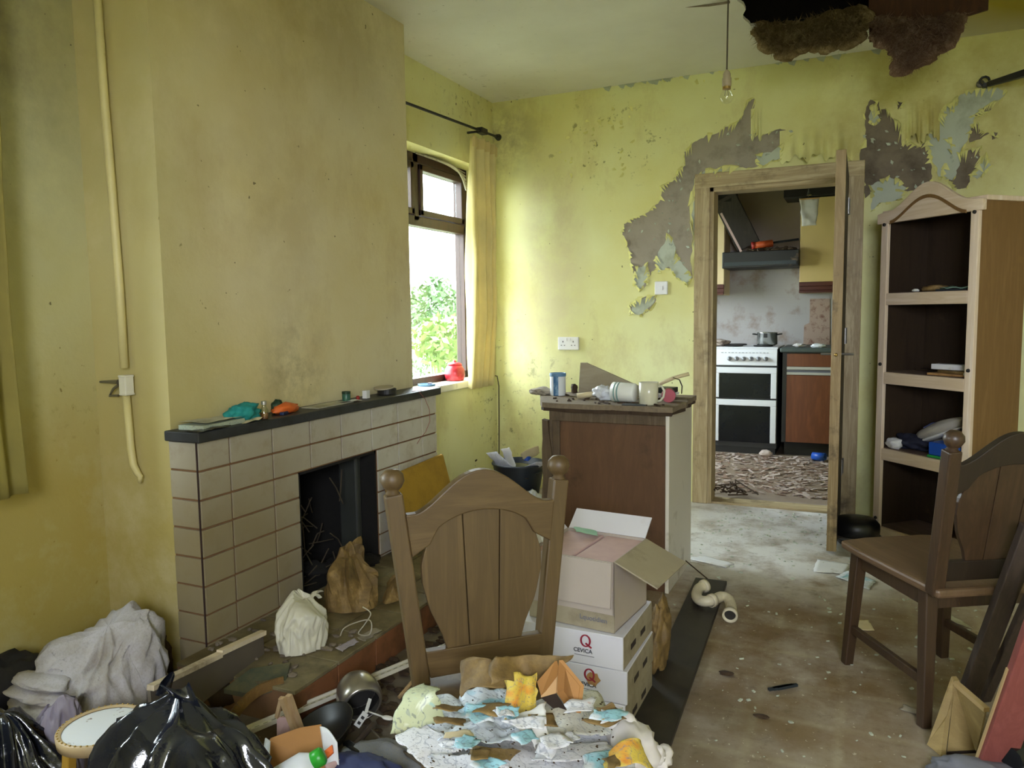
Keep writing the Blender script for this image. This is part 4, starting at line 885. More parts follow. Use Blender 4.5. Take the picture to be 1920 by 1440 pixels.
out += [Vector((BW+.02, 0, BH-.025)), Vector((BW+.02, 0, BH-.075))]
MB().prism([p+Vector((0, -.004, 0)) for p in out], (0, .026, 0)).build('pediment', 'pine_lit_x', bk, bev=.004)
out2 = [Vector((.06+u*(BW-.12)/20, 0, BH-.065+.10*math.sin(PI*u/20)**1.6)) for u in range(21)]; out2 = out2 + [Vector((p.x, 0, p.z-.016)) for p in reversed(out2)]
MB().prism([p+Vector((0, -.008, 0)) for p in out2], (0, .006, 0)).build('arch_moulding', 'pine_shaded', bk, bev=.001)
MB().span((-.02, .024, BH-.03), (BW+.02, BD, BH-.008)).build('top_board', 'pine_lit', bk, bev=.003)
MB().span((.0, .005, 0), (BW, .02, .055)).build('plinth', 'pine_lit_x', bk, bev=.002)
MBK = world_of(bk)
def onshelf(name, label, cat, loc, rz=0.0, group=None): 
    p = MBK @ Vector(loc); return thing(name, label, cat, p, math.atan2(-.725, .69)+rz, group)
def single(o, label, cat, loc, rz=0.0, group=None):
    o.location = MBK @ Vector(loc); o.rotation_euler = (0, 0, math.atan2(-.725, .69)+rz); return tag(o, label, cat, group)
# top shelf
S1, S2, S3 = 1.2755, .8725, .4755
single(MB().blob((0, 0, .016), (.065, .05, .018), 3, .5, 2, 3, .001, .3).build('brown_rag', 'bag_brown', None, smooth=True), 'small brown crumpled rag on the upper bookcase shelf', 'rag', (.22, .13, S1))
plain('mint', '9dc3ae', .5, .15, 12)
single(sheet([(-.08, -.05, .012), (.08, -.05, .014), (.08, .05, .022), (-.08, .05, .02)], 10, 8, .012, 14, 6).build('mint_packet', 'mint', None, smooth=True, solid=.002), 'crinkled mint green packet on the upper bookcase shelf', 'packet', (.40, .10, S1))
single(MB().box((0, 0, .005), (.20, .10, .010)).build('booklet', 'slate_lid', None, bev=.001), 'dark flat booklet under the mint packet on the upper bookcase shelf', 'booklet', (.385, .115, S1), .1)
single(MB().blob((0, 0, .008), (.02, .014, .009), 8, .4, 2, 2, .001).build('white_pebble', 'china_white', None, smooth=True), 'tiny white scrap at the front of the upper bookcase shelf', 'scrap', (.19, .04, S1))
# middle shelf
plain('tan_card', 'b58a55', .7, .2, 12, dirt='7f5a30', damt=(.5, .7))
single(MB().box((0, 0, .006), (.24, .15, .011)).build('flat_book', 'tan_card', None, bev=.002), 'lower tan book lying flat on the middle bookcase shelf', 'book', (.40, .11, S2), .12)
single(MB().box((0, 0, .006), (.19, .13, .012)).build('flat_book', 'bag_brown', None, bev=.002), 'brown book lying on the tan one on the middle bookcase shelf', 'book', (.41, .12, S2+.0125), -.15)
t = onshelf('white_box', 'white narrow box lying on the books on the middle bookcase shelf', 'box', (.36, .10, S2+.026), .18); MB().box((0, 0, .014), (.17, .06, .026)).build('box_body', 'paper_white', t, bev=.002); MB().box((.088, 0, .013), (.008, .055, .02)).build('dark_end', 'slate_lid', t)
single(MB().span((-.14, -.02, .001), (.12, .035, .010)).build('wooden_strip', 'back_brown', None, bev=.001), 'thin dark wooden strip lying behind the white box on the middle shelf', 'strip', (.20, .22, S2), .05)
single(MB().blob((0, 0, .014), (.018, .02, .016), 5, .3, 2, 2, .001).build('bluish_scrap', 'paper_white', None), 'small bluish white scrap at the right of the middle bookcase shelf', 'scrap', (.50, .04, S2))
# bottom shelf: shoes, blue box
plain('shoe_grey', 'aaa59a', .75, .15, 30); plain('shoe_navy', '2b3358', .7, .2, 30); plain('shoe_pink', 'c04a72', .6, .3, 24); plain('sole_white', 'd8d8d6', .6, .08, 20); plain('cloth_navy', '23263a', .85, .3, 16)
single(MB().blob((0, 0, .034), (.11, .06, .042), 31, .5, 2, 4, .001, .35).build('navy_clothes', 'cloth_navy', None, smooth=True), 'bundle of crumpled navy clothes at the left of the lower bookcase shelf', 'clothes', (.145, .12, S3))
single(MB().blob((0, 0, .026), (.045, .03, .03), 33, .5, 2.2, 3, .001, .35).build('white_sock', 'paper_white', None, smooth=True), 'small crumpled white sock at the left front of the lower bookcase shelf', 'sock', (.085, .045, S3))
t = onshelf('grey_shoe', 'long grey soft shoe propped up slanting on the lower bookcase shelf', 'shoe', (.27, .12, S3+.085), 0.0); t.rotation_euler = Euler((0, -.42, math.atan2(-.725, .69)))
MB().blob((.03, 0, .03), (.15, .042, .036), 41, .18, 1.4, 4).build('upper', 'shoe_grey', t, smooth=True); MB().blob((.03, 0, -.002), (.152, .044, .012), 42, .08, 1.4, 3).build('sole', 'sole_white', t, smooth=True); MB().tube([(-.03, -.03, .055), (0, 0, .068), (.03, .03, .06)], .005, 6).build('lace', 'shoe_navy', t)
t = onshelf('grey_shoe', 'second grey shoe lying behind the propped one on the lower bookcase shelf', 'shoe', (.25, .20, S3+.055), .1); t.rotation_euler = Euler((0, -.30, math.atan2(-.725, .69)+.1))
MB().blob((0, 0, .03), (.13, .04, .034), 45, .18, 1.4, 4).build('upper', 'shoe_grey', t, smooth=True); MB().blob((0, 0, .0), (.132, .042, .011), 46, .08, 1.4, 3).build('sole', 'sole_white', t, smooth=True)
g = N('scarf_pattern'); f = g.noise(60, 2, .5); g.out(g.ramp(f, [(.4, lin('2f3f8e')), (.5, lin('b83f72')), (.58, lin('d07f98'))]), .8)
single(MB().blob((0, 0, .03), (.055, .045, .032), 51, .4, 2, 3, .001, .3).build('patterned_scarf', 'scarf_pattern', None, smooth=True), 'pink and blue patterned bundle on the blue box on the lower bookcase shelf', 'scarf', (.43, .07, S3+.0775))
single(MB().blob((0, 0, .035), (.07, .055, .045), 53, .5, 2, 3, .001, .3).build('dark_clothes', 'cloth_navy', None, smooth=True), 'dark folded clothes under the patterned bundle on the lower bookcase shelf', 'clothes', (.445, .19, S3))
t = onshelf('blue_box', 'bright blue plastic box with a green base on the lower bookcase shelf', 'box', (.40, .065, S3), .05); plain('green_bright', '2f9e4c', .4, .15, 12)
MB().span((-.08, -.05, .012), (.09, .045, .075)).build('box_body', 'blue_plastic', t, bev=.006); MB().span((-.084, -.054, .0), (.094, .049, .012)).build('base', 'green_bright', t, bev=.003); MB().tube([(-.02, 0, .076), (.02, -.02, .082), (.06, .0, .078)], .006, 6).build('cord', 'green_bright', t)

# ================================================================ chairs
wood('pine_worn', '614d2d', '513f23', 'Z', .5, 26, dirt='5c472d', damt=(.55, .75)); wood('pine_worn_x', '614d2d', '513e21', 'X', .5, 20, dirt='54402a', damt=(.58, .75)); wood('pine_edge', 'b99f80', 'a98c6a', 'Z', .5, 22)
wood('oak_dark', '4b3825', '3b2b1c', 'Z', .4, 24); wood('oak_dark_x', '463422', '382919', 'X', .4, 20); wood('oak_seat', '755d44', '644e38', 'Y', .4, 20, dirt='4a3926', damt=(.55, .75)); wood('oak_back', '2e2317', '271d13', 'Z', .5, 24)
def chair(name, label, loc, rz, W0, W1, SH, TH, SD, rake, mats, legs_in=.03, splay=.05, seatw=.42, splat_w=(.11, .255)):
    mp, mx, ms, ma = mats
    t = thing(name, label, 'chair', loc, rz)                    # local: +y towards the front of the seat
    def P(x, z): return Vector((x, -rake*(z-SH), z))            # plane of the back
    pt = .032
    for s in (-1, 1):
        p = MB().bar(P(s*W1/2, SH-.02), P(s*W0/2, TH-.055), .038, .036, (0, 1, 0)).build('back_post', mp, t, bev=.004)
        q = P(s*W0/2, TH-.058)
        MB().lathe([(.012, 0), (.017, .004), (.012, .010), (.020, .018), (.0265, .032), (.024, .046), (.014, .056), (0, .058)], 20, q, (0, -rake, 1)).build('finial', mp, p, smooth=True)
    def half(z): return W1/2+(W0-W1)/2*(z-SH)/(TH-.055-SH)-.017
    zc = TH-.205
    top = []; bot = []
    for k in range(31):
        u = -1+k/15; hump = (.5+.5*math.cos(PI*min(1, abs(u)*1.12)))
        zt = TH-.098+.085*hump**.8; zb = TH-.155+.052*max(0, 1-(abs(u)/.72)**2)**.75 - .038*max(0, (abs(u)-.6)/.4)**1.0
        top.append(P(u*half(zt), zt)); bot.append(P(u*half(zb), zb))
    MB().prism(top+bot[::-1], (0, .026, .0)).build('crest_rail', mx, t, bev=.003)
    MB().prism([P(-half(SH+.02), SH+.015), P(half(SH+.02), SH+.015), P(half(SH+.09), SH+.075), P(-half(SH+.09), SH+.075)], (0, .024, 0)).build('lower_rail', mx, t, bev=.002)
    z0, z1 = SH+.07, TH-.098
    def sw(z):                                                   # urn outline of the splat
        v = (z-z0)/(z1-z0); pts = ((0, .62), (.12, .70), (.3, .88), (.5, .99), (.64, 1.0), (.74, .93), (.82, .87), (.9, .84), (1, .62))
        for (a, b), (c, d) in zip(pts, pts[1:]):
            if v <= c: return (b+(d-b)*(v-a)/(c-a))*splat_w[1]/2
        return pts[-1][1]*splat_w[1]/2
    spl = bpy.data.objects.new('splat', None); COL.objects.link(spl); spl.parent = t
    zs = [z0+(z1-z0)*k/24 for k in range(25)]
    for a, b in ((-1, -.30), (-.30, .32), (.32, 1)):
        l = []; rr = []
        for z in zs:
            hi = splat_w[1]/2*1.0; w = sw(z); k = half(z)/half(z1)
            xa, xb = max(-w, a*hi*k) if a > -1 else -w, min(w, b*hi*k) if b < 1 else w
            if xb-xa < .004: xb = xa+.004
            l.append(P(xa+.0012, z)+Vector((0, .004, 0))); rr.append(P(xb-.0012, z)+Vector((0, .004, 0)))
        MB().prism(l+rr[::-1], (0, .014, 0)).build('splat_plank', mp, spl, bev=.0015)
    hw = seatw/2; bw = W1/2+.015
    so = [Vector((-bw, -.03, SH-.024)), Vector((bw, -.03, SH-.024)), Vector((hw, SD*.7, SH-.024)), Vector((hw*.97, SD-.02, SH-.024)), Vector((hw*.5, SD, SH-.024)), Vector((-hw*.5, SD, SH-.024)), Vector((-hw*.97, SD-.02, SH-.024)), Vector((-hw, SD*.7, SH-.024))]
    MB().prism(so, (0, 0, .026)).build('seat', ms, t, bev=.008)
    for s in (-1, 1):
        for y, yf, wt in ((.05, .05-splay*.6, bw-.03), (SD-.07, SD-.06+splay*.3, hw-.045)):
            MB().bar((s*(wt+splay*.4), yf, 0), (s*wt, y, SH-.022), .030, .030, (0, 1, 0), .040, .040).build('leg', ma, t, bev=.004)
        a = Vector((s*(bw-.03+splay*.28), .03, .13)); b = Vector((s*(hw-.045+splay*.28), SD-.062, .13)); MB().bar(a, b, .018, .028).build('stretcher', ma, t, bev=.003)
        MB().bar((s*(bw-.032), .06, SH-.052), (s*(hw-.05), SD-.08, SH-.052), .02, .052).build('apron', ma, t, bev=.002)
    MB().bar((-hw+.05, SD-.07, SH-.052), (hw-.05, SD-.07, SH-.052), .02, .052).build('apron', ma, t, bev=.002)
    MB().bar((-bw+.03, .045, SH-.052), (bw-.03, .045, SH-.052), .02, .052).build('apron', ma, t, bev=.002)
    return t
Lp, Rp = Vector((-.910, 1.371)), Vector((-.631, 1.646)); cm = (Lp+Rp)/2
chair('dining_chair', 'worn pine chair with an arched back, its seat buried under maps and papers', (cm.x, cm.y, 0), math.atan2(-.702, -.712),   .391, .288, .385, .868, .40, 0.02, ('pine_worn', 'pine_worn_x', 'pine_worn', 'pine_worn'), splat_w=(.11, .285), seatw=.36)
chair('dining_chair', 'dark stained wooden chair seen from behind, standing clear on the right', (.352, 2.475, 0), math.atan2(.85, -.52)-PI/2, .40, .345, .42, .878, .47, .20, ('oak_dark', 'oak_back', 'oak_seat', 'oak_dark'), seatw=.40, splat_w=(.11, .30))

# ================================================================ wine cartons
plain('carton_white', 'cbc9ce', .6, .05, 8, dirt='b9b2ae', damt=(.6, .78)); plain('carton_side', '9b9078', .7, .12, 14, dirt='6f634c', damt=(.5, .72)); plain('carton_tan', 'a89c90', .7, .08, 8, dirt='a8987e', damt=(.58, .75)); plain('carton_pink', 'bb9d98', .7, .15, 24); plain('ink_black', '22242c', .6, .05, 8); plain('ink_red', '8c1f33', .5, .05, 8); plain('ink_grey', '6b6b74', .6, .05, 8); plain('gap_dark', '2c2018', .9, .1, 8)
def lettering(text, size, mt, parent, loc, name='lettering', rx=PI/2):
    cu = bpy.data.curves.new(name, 'FONT'); cu.body = text; cu.size = size; cu.align_x = 'CENTER'; cu.extrude = .0003; cu.offset = size*.012
    o = bpy.data.objects.new(name+'_src', cu); COL.objects.link(o); bpy.context.view_layer.update()
    me = bpy.data.meshes.new_from_object(o.evaluated_get(bpy.context.evaluated_depsgraph_get())); bpy.data.objects.remove(o)
    me.name = name; q = bpy.data.objects.new(name, me); COL.objects.link(q); me.materials.clear(); me.materials.append(MATS[mt]); q.parent = parent; q.location = loc; q.rotation_euler = (rx, 0, 0); return q
KX1, KY0, KW, KD, KH = -.578, 2.0, .335, .30, .098
def carton(z, label, dx=0.0, rz=0.0, stain=False):
    t = thing('wine_carton', label, 'box', (KX1-KW/2+dx, KY0+KD/2, z), rz, 'stacked white cartons')
    MB().span((-KW/2, -KD/2, .001), (KW/2, KD/2, KH)).build('carton_body', 'carton_white', t, bev=.002)
    MB().span((KW/2-.0005, -KD/2+.002, .004), (KW/2+.0015, KD/2-.002, KH-.003)).build('side_flap', 'carton_side', t)
    for y in (-.08, .02): MB().span((KW/2+.001, y, KH*.35), (KW/2+.0022, y+.05, KH*.52)).build('hand_slot', 'gap_dark', t)
    y = -KD/2-.0008; cx = .057
    m = MB(); a = [Vector((cx+.0135*math.cos(k*PI/12), y, .071+.0165*math.sin(k*PI/12))) for k in range(25)]
    for k in range(24):
        w = .0034+.0022*abs(math.cos(k*PI/12)); m.bar(a[k], a[k+1], w, .0008, (0, 1, 0))
    m.bar((cx+.000, y, .064), (cx+.018, y, .052), .0052, .0008, (0, 1, 0)); m.build('logo', 'ink_red', t)
    lettering('CEVICA', .0165, 'ink_black', t, (cx-.008, y, .0355)); MB().span((cx-.034, y, .026), (cx+.026, y+.001, .0275)).build('small_print', 'ink_grey', t)
    if stain:
        o = jag([Vector((cx+.012+.022*math.cos(k), y-.0003, .06+.022*math.sin(k))) for k in (0, 1, 2, 3, 4, 5)], .12, random.Random(2), 2); MB().prism(o, (0, .0002, 0)).build('stain', 'tan_card', t)
    return t
carton(0.0, 'white wine carton at the bottom of the stack, half hidden by the papers')
carton(KH+.001, 'middle white wine carton with a tan stain beside its red logo', .004, .01, True)
carton(2*KH+.002, 'topmost white wine carton of the stack, under the open carton', -.003, -.015)
zt = 3*KH+.003
t = thing('open_carton', 'open tan carton full of pink packets on top of the white cartons', 'box', (-.735, 2.155, zt), -.10)
OW, OD, OH = .27, .26, .205; k = .004
m = MB(); m.span((-OW/2, -OD/2, 0), (OW/2, -OD/2+k, OH)); m.span((-OW/2, OD/2-k, 0), (OW/2, OD/2, OH)); m.span((-OW/2, -OD/2, 0), (-OW/2+k, OD/2, OH)); m.span((OW/2-k, -OD/2, 0), (OW/2, OD/2, OH)); m.span((-OW/2, -OD/2, 0), (OW/2, OD/2, k)); m.build('carton_body', 'carton_tan', t)
MB().span((-OW/2-.0008, -OD/2-.0008, .002), (OW/2+.0008, -OD/2+.001, .052)).build('lower_band', 'carton_side', t)
lettering('Lquotidien', .020, 'ink_grey', t, (.072, -OD/2-.0014, .026))
for a, b in ((-OW/2+.006, -.004), (.004, OW/2-.006)):
    MB().span((a, -OD/2+.006, .03), (b, OD/2-.006, OH-.006)).build('pink_packet', 'carton_pink', t, bev=.004)
MB().bar((OW/2, 0, OH), (OW/2+.125, -.0, OH-.055), OD-.01, .004).build('flap', 'carton_side', t)
MB().bar((0, OD/2, OH), (0, OD/2+.06, OH+.05), OW-.01, .004).build('flap', 'carton_white', t)
MB().bar((0, -OD/2-.003, OH-.002), (0, -OD/2-.012, OH-.13), OW-.012, .004).build('flap', 'carton_tan', t)
MB().bar((-OW/2, 0, OH), (-OW/2-.07, 0, OH+.07), OD-.01, .004).build('flap', 'carton_white', t)
plain('mint_card', '8fb89c', .6, .15, 12)
m = sheet([MBW for MBW in ((-.80, 2.22, zt+OH+.012), (-.73, 2.23, zt+OH+.004), (-.75, 2.28, zt+OH+.006), (-.82, 2.27, zt+OH+.015))], 6, 6, .004, 12, 2); tag(m.build('green_leaflet', 'mint_card', None, world=True), 'small green leaflet lying in the top of the open carton', 'leaflet')
m = sheet([F(985, 968, .56), F(1034, 972, .56), F(1030, 1045, .47), F(1012, 1064, .44)], 10, 10, .012, 9, 5); tag(m.build('plastic_sheet', 'paper_white', None, world=True, smooth=True, solid=.001), 'white crumpled plastic sheet hanging at the left of the open carton', 'plastic sheet')
# brown paper and splinter behind the cartons
m = MB(); m.blob((-.585, 2.44, .125), (.03, .075, .12), 62, .5, 2.0, 4, .002, .4); tag(m.build('brown_wrapping', 'bag_brown', None, world=True, smooth=True), 'crumpled brown wrapping wedged behind the right of the carton stack', 'wrapping')
# ================================================================ papers and junk on the seat of the near chair
printed('map_blue', 'd3dbe2', ['93c3d0', 'b4d0dc', '6f87a6', 'e4e6ea'], 9, .62); printed('map_white', 'd6d6da', ['b7c2d4', 'c9a9a0', 'e6e6ea'], 12, .45); printed('map_green', 'b9bf9a', ['8fb070', '78b8cc', 'd8dcc8'], 9, .6)
printed('news_grey', 'c3c3b8', ['9aa0a6', 'd8d8d2', 'a9a27a'], 11, .5); printed('print_yellow', 'c9b04a', ['d0862a', 'b9b43c', 'd8cf7a'], 14, .6); plain('paper_card', 'd9d7d2', .7, .05, 9, dirt='a39c8a', damt=(.6, .76)); plain('cardboard', 'a3743f', .75, .12, 10, dirt='7a552c', damt=(.55, .75)); plain('cardboard_in', 'c19a6a', .75, .1, 10); plain('tissue', 'c6c0bb', .8, .1, 18, dirt='a8998a', damt=(.55, .72))
SZT = .425
def ps(name, px, mt, label, cat, amp=.008, seed=1, curl=None, n=16, freq=8, group=None):
    m = sheet([F(a, b, z) for a, b, z in px], n, n, amp, freq, seed, curl); return tag(m.build(name, mt, None, world=True, smooth=True, solid=.0011), label, cat, group)
ps('map_sheet', [(795, 1440, .425), (1190, 1452, .425), (1165, 1330, .425), (830, 1318, .425)], 'map_white', 'large creased white map sheet spread over the front of the near chair seat', 'map', .010, 2, n=26, freq=7)
ps('map_sheet', [(775, 1395, .44), (985, 1400, .45), (965, 1290, .455), (815, 1310, .445)], 'map_blue', 'crumpled blue and white map lying in the middle of the chair seat', 'map', .018, 5, n=28, freq=10)
ps('map_sheet', [(733, 1378, .43), (832, 1352, .462), (826, 1292, .50), (792, 1282, .49)], 'map_green', 'green and blue folded map curling up at the left of the chair seat', 'map', .004, 7, lambda u, v: .03*math.sin(PI*v))
ps('newspaper', [(1010, 1395, .455), (1165, 1378, .445), (1120, 1300, .455), (1005, 1318, .46)], 'news_grey', 'grey printed newspaper right of the torn cardboard box on the chair seat', 'newspaper', .010, 9, lambda u, v: .015*math.sin(PI*u))
ps('newspaper', [(1000, 1432, .452), (1150, 1425, .45), (1140, 1388, .447), (1010, 1398, .452)], 'map_white', 'white newsprint page with line drawings at the front of the chair seat', 'newspaper', .006, 12)
ps('map_sheet', [(735, 1384, .437), (800, 1442, .432), (870, 1400, .447), (800, 1360, .447)], 'map_white', 'pale corner of a map hanging over the left side of the chair seat', 'map', .006, 15)
ps('paper_card', [(950, 1355, .475), (1005, 1402, .455), (1028, 1375, .475), (1020, 1318, .498)], 'paper_card', 'plain white card standing out of the papers in the middle of the chair seat', 'card', .004, 17, lambda u, v: .012*math.sin(PI*u))
ps('printed_page', [(950, 1352, .462), (1004, 1330, .475), (1012, 1262, .525), (948, 1268, .515)], 'print_yellow', 'yellow and orange printed page draped below the brown paper on the chair', 'page', .007, 19, lambda u, v: .012*math.sin(2*PI*u))
ps('brown_paper', [(862, 1308, .475), (955, 1292, .49), (962, 1246, .53), (858, 1250, .515)], 'bag_brown', 'left fold of stiff brown wrapping paper in front of the lower chair rail', 'wrapping paper', .03, 21, lambda u, v: .02*math.sin(PI*u))
ps('brown_paper', [(920, 1288, .505), (1030, 1275, .50), (1062, 1228, .55), (925, 1240, .54)], 'bag_brown', 'right fold of crumpled brown wrapping paper behind the torn cardboard box', 'wrapping paper', .034, 23, lambda u, v: .016*math.sin(2*PI*u))
ps('torn_page', [(1012, 1400, .463), (1062, 1392, .462), (1058, 1372, .466), (1008, 1378, .466)], 'news_grey', 'small torn page with blue print beside the white card on the chair seat', 'page', .004, 25)
ps('torn_page', [(830, 1385, .475), (884, 1381, .475), (880, 1370, .478), (836, 1373, .478)], 'paper_cream', 'small cream torn scrap lying on the blue map on the chair seat', 'scrap', .002, 26)
ps('torn_page', [(880, 1418, .456), (960, 1426, .455), (975, 1406, .462), (890, 1402, .464)], 'bag_brown', 'brown torn paper edge at the front of the papers on the chair seat', 'scrap', .006, 28)
ps('torn_page', [(800, 1442, .446), (905, 1448, .447), (890, 1418, .453), (812, 1412, .448)], 'map_white', 'white torn map corner at the front left of the chair seat', 'page', .006, 31)
ps('torn_page', [(1090, 1440, .458), (1180, 1436, .455), (1172, 1405, .457), (1095, 1410, .46)], 'map_blue', 'pale blue torn page at the front right of the chair seat', 'page', .006, 33)
rs = random.Random(61)
for mt_, lb_ in (('map_blue', 'torn scrap of blue map lying in the paper heap on the near chair'), ('map_white', 'torn scrap of white page lying in the paper heap on the near chair'), ('bag_brown', 'torn scrap of brown paper lying in the paper heap on the near chair')):
    for k in range(9):
        x, y = rs.uniform(810, 1170), rs.uniform(1325, 1432); z = .475+.02*(1432-y)/110+rs.uniform(0, .006); a = rs.uniform(0, 6.28); w, h = rs.uniform(14, 38), rs.uniform(8, 20)
        P_ = [(x+w*math.cos(a+t)*1.2, y+h*math.sin(a+t), z+rs.uniform(-.004, .012)) for t in (0, 1.4, 3.0, 4.4)]
        ps('paper_scrap', P_, mt_, lb_, 'scrap', .006, 40+k, None, 7, 14, 'torn paper scraps on the chair')
# torn cardboard box, standing on edge
t = thing('torn_box', 'torn brown cardboard box perched on the papers at the back of the chair seat', 'box', F(1045, 1320, .45))
q = lambda a, b, z: F(a, b, z)
A, Bq, C_, D_ = q(1012, 1300, .49), q(1048, 1238, .56), q(1088, 1286, .515), q(1080, 1352, .455)
m = MB().prism([Bq, C_, D_, q(1044, 1300, .485)], (0.006, .004, 0)); m.build('box_side', 'cardboard', t, world=True)
m = MB().prism([q(1007, 1278, .515), q(1040, 1240, .56), q(1046, 1262, .53), q(1014, 1304, .488)], (.003, .004, 0)); m.build('box_side', 'cardboard', t, world=True)
m = MB().prism([q(1016, 1272, .515), q(1044, 1268, .52), q(1042, 1300, .488), q(1014, 1308, .484)], (.002, .006, .0)); m.build('inner_flap', 'cardboard_in', t, world=True)
m = MB().prism([q(1014, 1308, .484), q(1042, 1300, .488), q(1076, 1352, .458), q(1050, 1340, .462)], (.0, .005, -.004)); m.build('box_floor', 'gap_dark', t, world=True)
m = MB(); c = F(1185, 1395, .43)
for k, (a, b, z, s) in enumerate(((1172, 1372, .44, .03), (1190, 1400, .43, .04), (1215, 1412, .41, .028), (1236, 1420, .39, .022))): m.blob(F(a, b, z), (s, s*1.1, s*.9), 70+k, .55, 2.0, 3, None, .5)
tag(m.build('crumpled_tissue', 'tissue', None, world=True, smooth=True), 'crumpled dirty white tissue hanging over the right corner of the chair seat', 'tissue')
ps('magazine', [(1130, 1452, .468), (1225, 1450, .455), (1205, 1400, .475), (1150, 1402, .478)], 'print_yellow', 'curled glossy magazine corner at the bottom right of the paper heap', 'magazine', .004, 36, lambda u, v: .02*math.sin(PI*u))
m = MB(); r = random.Random(41)
for k in range(140):
    p = F(r.uniform(800, 1150), r.uniform(1300, 1435), .475); s = r.uniform(.0015, .004); m.box(p+Vector((0, 0, r.uniform(-.01, .006))), (s*1.1, s*.7, s*.4), (r.random(), r.random(), r.random()*3))
tag(m.build('paper_crumbs', 'chip_dark', None, world=True), 'bits of plaster and dirt strewn over the papers on the chair seat', 'crumbs', None, 'stuff')

# ================================================================ floor, right and middle
g = N('plank_black'); a = g.mix(g.step(g.noise(5, 6, .7), .4, .75), lin('1f1d1a'), lin('3a352c')); g.out(a, .45)
a, b = Vector((-.500, 1.62, .0)), Vector((-.578, 3.35, .0))
t = MB().bar(a+Vector((0, 0, .011)), b+Vector((0, 0, .011)), .135, .019); tag(t.build('shelf_plank', 'plank_black', None, world=True, bev=.002), 'long black plank lying on the floor beside the cartons', 'plank')
plain('pipe_cream', 'cfc6ac', .4, .08, 12, dirt='8f8060', damt=(.55, .72))
t = thing('waste_pipe', 'cream plastic sink trap bent in an S, lying on the end of the black plank', 'pipe', F(1345, 1130, .03))
pp = [F(a, b, z) for a, b, z in ((1322, 1098, .055), (1310, 1104, .05), (1306, 1118, .048), (1316, 1127, .05), (1335, 1126, .055), (1352, 1119, .055), (1366, 1124, .05), (1371, 1140, .042), (1369, 1152, .036))]
MB().tube(smoothpath(pp), .021, 14).build('trap_body', 'pipe_cream', t, world=True, smooth=True)
e = pp[-1]; dv = (pp[-1]-pp[-2]).normalized(); MB().lathe([(.021, -.012), (.029, -.010), (.029, .014), (.023, .015), (.021, .002), (.0, .002)], 20, e, dv, cap=False).build('collar', 'pipe_cream', t, world=True, smooth=True)
MB().lathe([(0, .003), (.0215, .003)], 20, e, dv, cap=False).build('bore', 'slot_black', t, world=True)
e = pp[0]; dv = (pp[0]-pp[1]).normalized(); MB().lathe([(.021, -.014), (.027, -.012), (.027, .004), (0, .006)], 20, e, dv).build('collar', 'pipe_cream', t, world=True, smooth=True)
m = MB(); e = pp[4]; dv = (pp[5]-pp[4]).normalized(); m.lathe([(.0215, -.012), (.0265, -.010), (.0265, .010), (.0215, .012)], 20, e, dv, cap=False); m.build('collar', 'pipe_cream', t, world=True, smooth=True)
tag(MB().tube([F(1284, 1050, .04), F(1332, 1090, .006)], .0028, 6).build('thin_stick', 'chip_dark', None, world=True), 'thin dark stick leaning from the cupboard corner to the floor', 'stick')
def fp(name, px, mt, label, cat, amp=.002, seed=1, group=None): return ps(name, [(a, b, .004) for a, b in px], mt, label, cat, amp, seed, None, 8, 10, group)
fp('paper_sheet', [(1284, 1046), (1360, 1064), (1376, 1056), (1322, 1042)], 'paper_white', 'white paper strip on the floor beside the far end of the black plank', 'paper')
fp('paper_sheet', [(1524, 1072), (1584, 1076), (1596, 1058), (1532, 1048)], 'paper_white', 'white paper on the floor at the foot of the open door', 'paper', .002, 3)
fp('packet', [(1568, 1082), (1630, 1106), (1642, 1088), (1590, 1070)], 'map_blue', 'pale blue and white packet on the floor behind the front leg of the dark chair', 'packet', .003, 4)
fp('paper_sheet', [(1592, 1182), (1640, 1182), (1628, 1162), (1600, 1162)], 'paper_cream', 'cream scrap of paper on the floor under the dark chair', 'paper', .002, 5)
fp('paper_sheet', [(1766, 1158), (1824, 1180), (1800, 1162), (1775, 1148)], 'paper_dirty', 'grey paper on the floor behind the dark chair', 'paper', .002, 6)
fp('cardboard_scrap', [(1688, 1330), (1728, 1344), (1732, 1336), (1694, 1320)], 'plaster_grey', 'curved grey scrap on the floor left of the rear chair leg', 'scrap', .004, 7)
m = MB(); c = F(1468, 1290, .006); 
for k in range(3): m.box(c+Vector((.012*k-.012, .008*k-.008, .003)), (.075, .010, .008), (0, 0, .75))
tag(m.build('metal_strip', 'slate_lid', None, world=True), 'three dark slats lying together on the bare floor', 'slats')
m = MB().blob(F(1362, 1262, .006), (.025, .012, .007), 3, .5, 2, 2); tag(m.build('dark_debris', 'chip_dark', None, world=True), 'small dark splinter on the floor beside the black plank', 'splinter')
m = MB().blob(F(1428, 1343, .005), (.022, .010, .006), 5, .5, 2, 2); tag(m.build('dark_debris', 'chip_dark', None, world=True), 'small dark fragment on the floor near the bottom of the view', 'splinter')
m = MB(); r = random.Random(77)
for k in range(420):
    p = Vector((r.uniform(-.75, .5), r.uniform(1.85, 4.7), .002)) if k < 300 else Vector((r.uniform(-.75, -.1), r.uniform(4.1, 4.75), .002)); s = r.uniform(.002, .008)
    if -.66 < p.x < -.40 and p.y < 3.4: continue
    m.box(p, (s*2, s*1.2, s*.6), (r.uniform(-.3, .3), r.uniform(-.3, .3), r.uniform(0, 3)))
tag(m.build('plaster_crumbs', 'paint_under', None, world=True), 'pale plaster crumbs scattered across the dirty lino floor', 'crumbs', None, 'stuff')
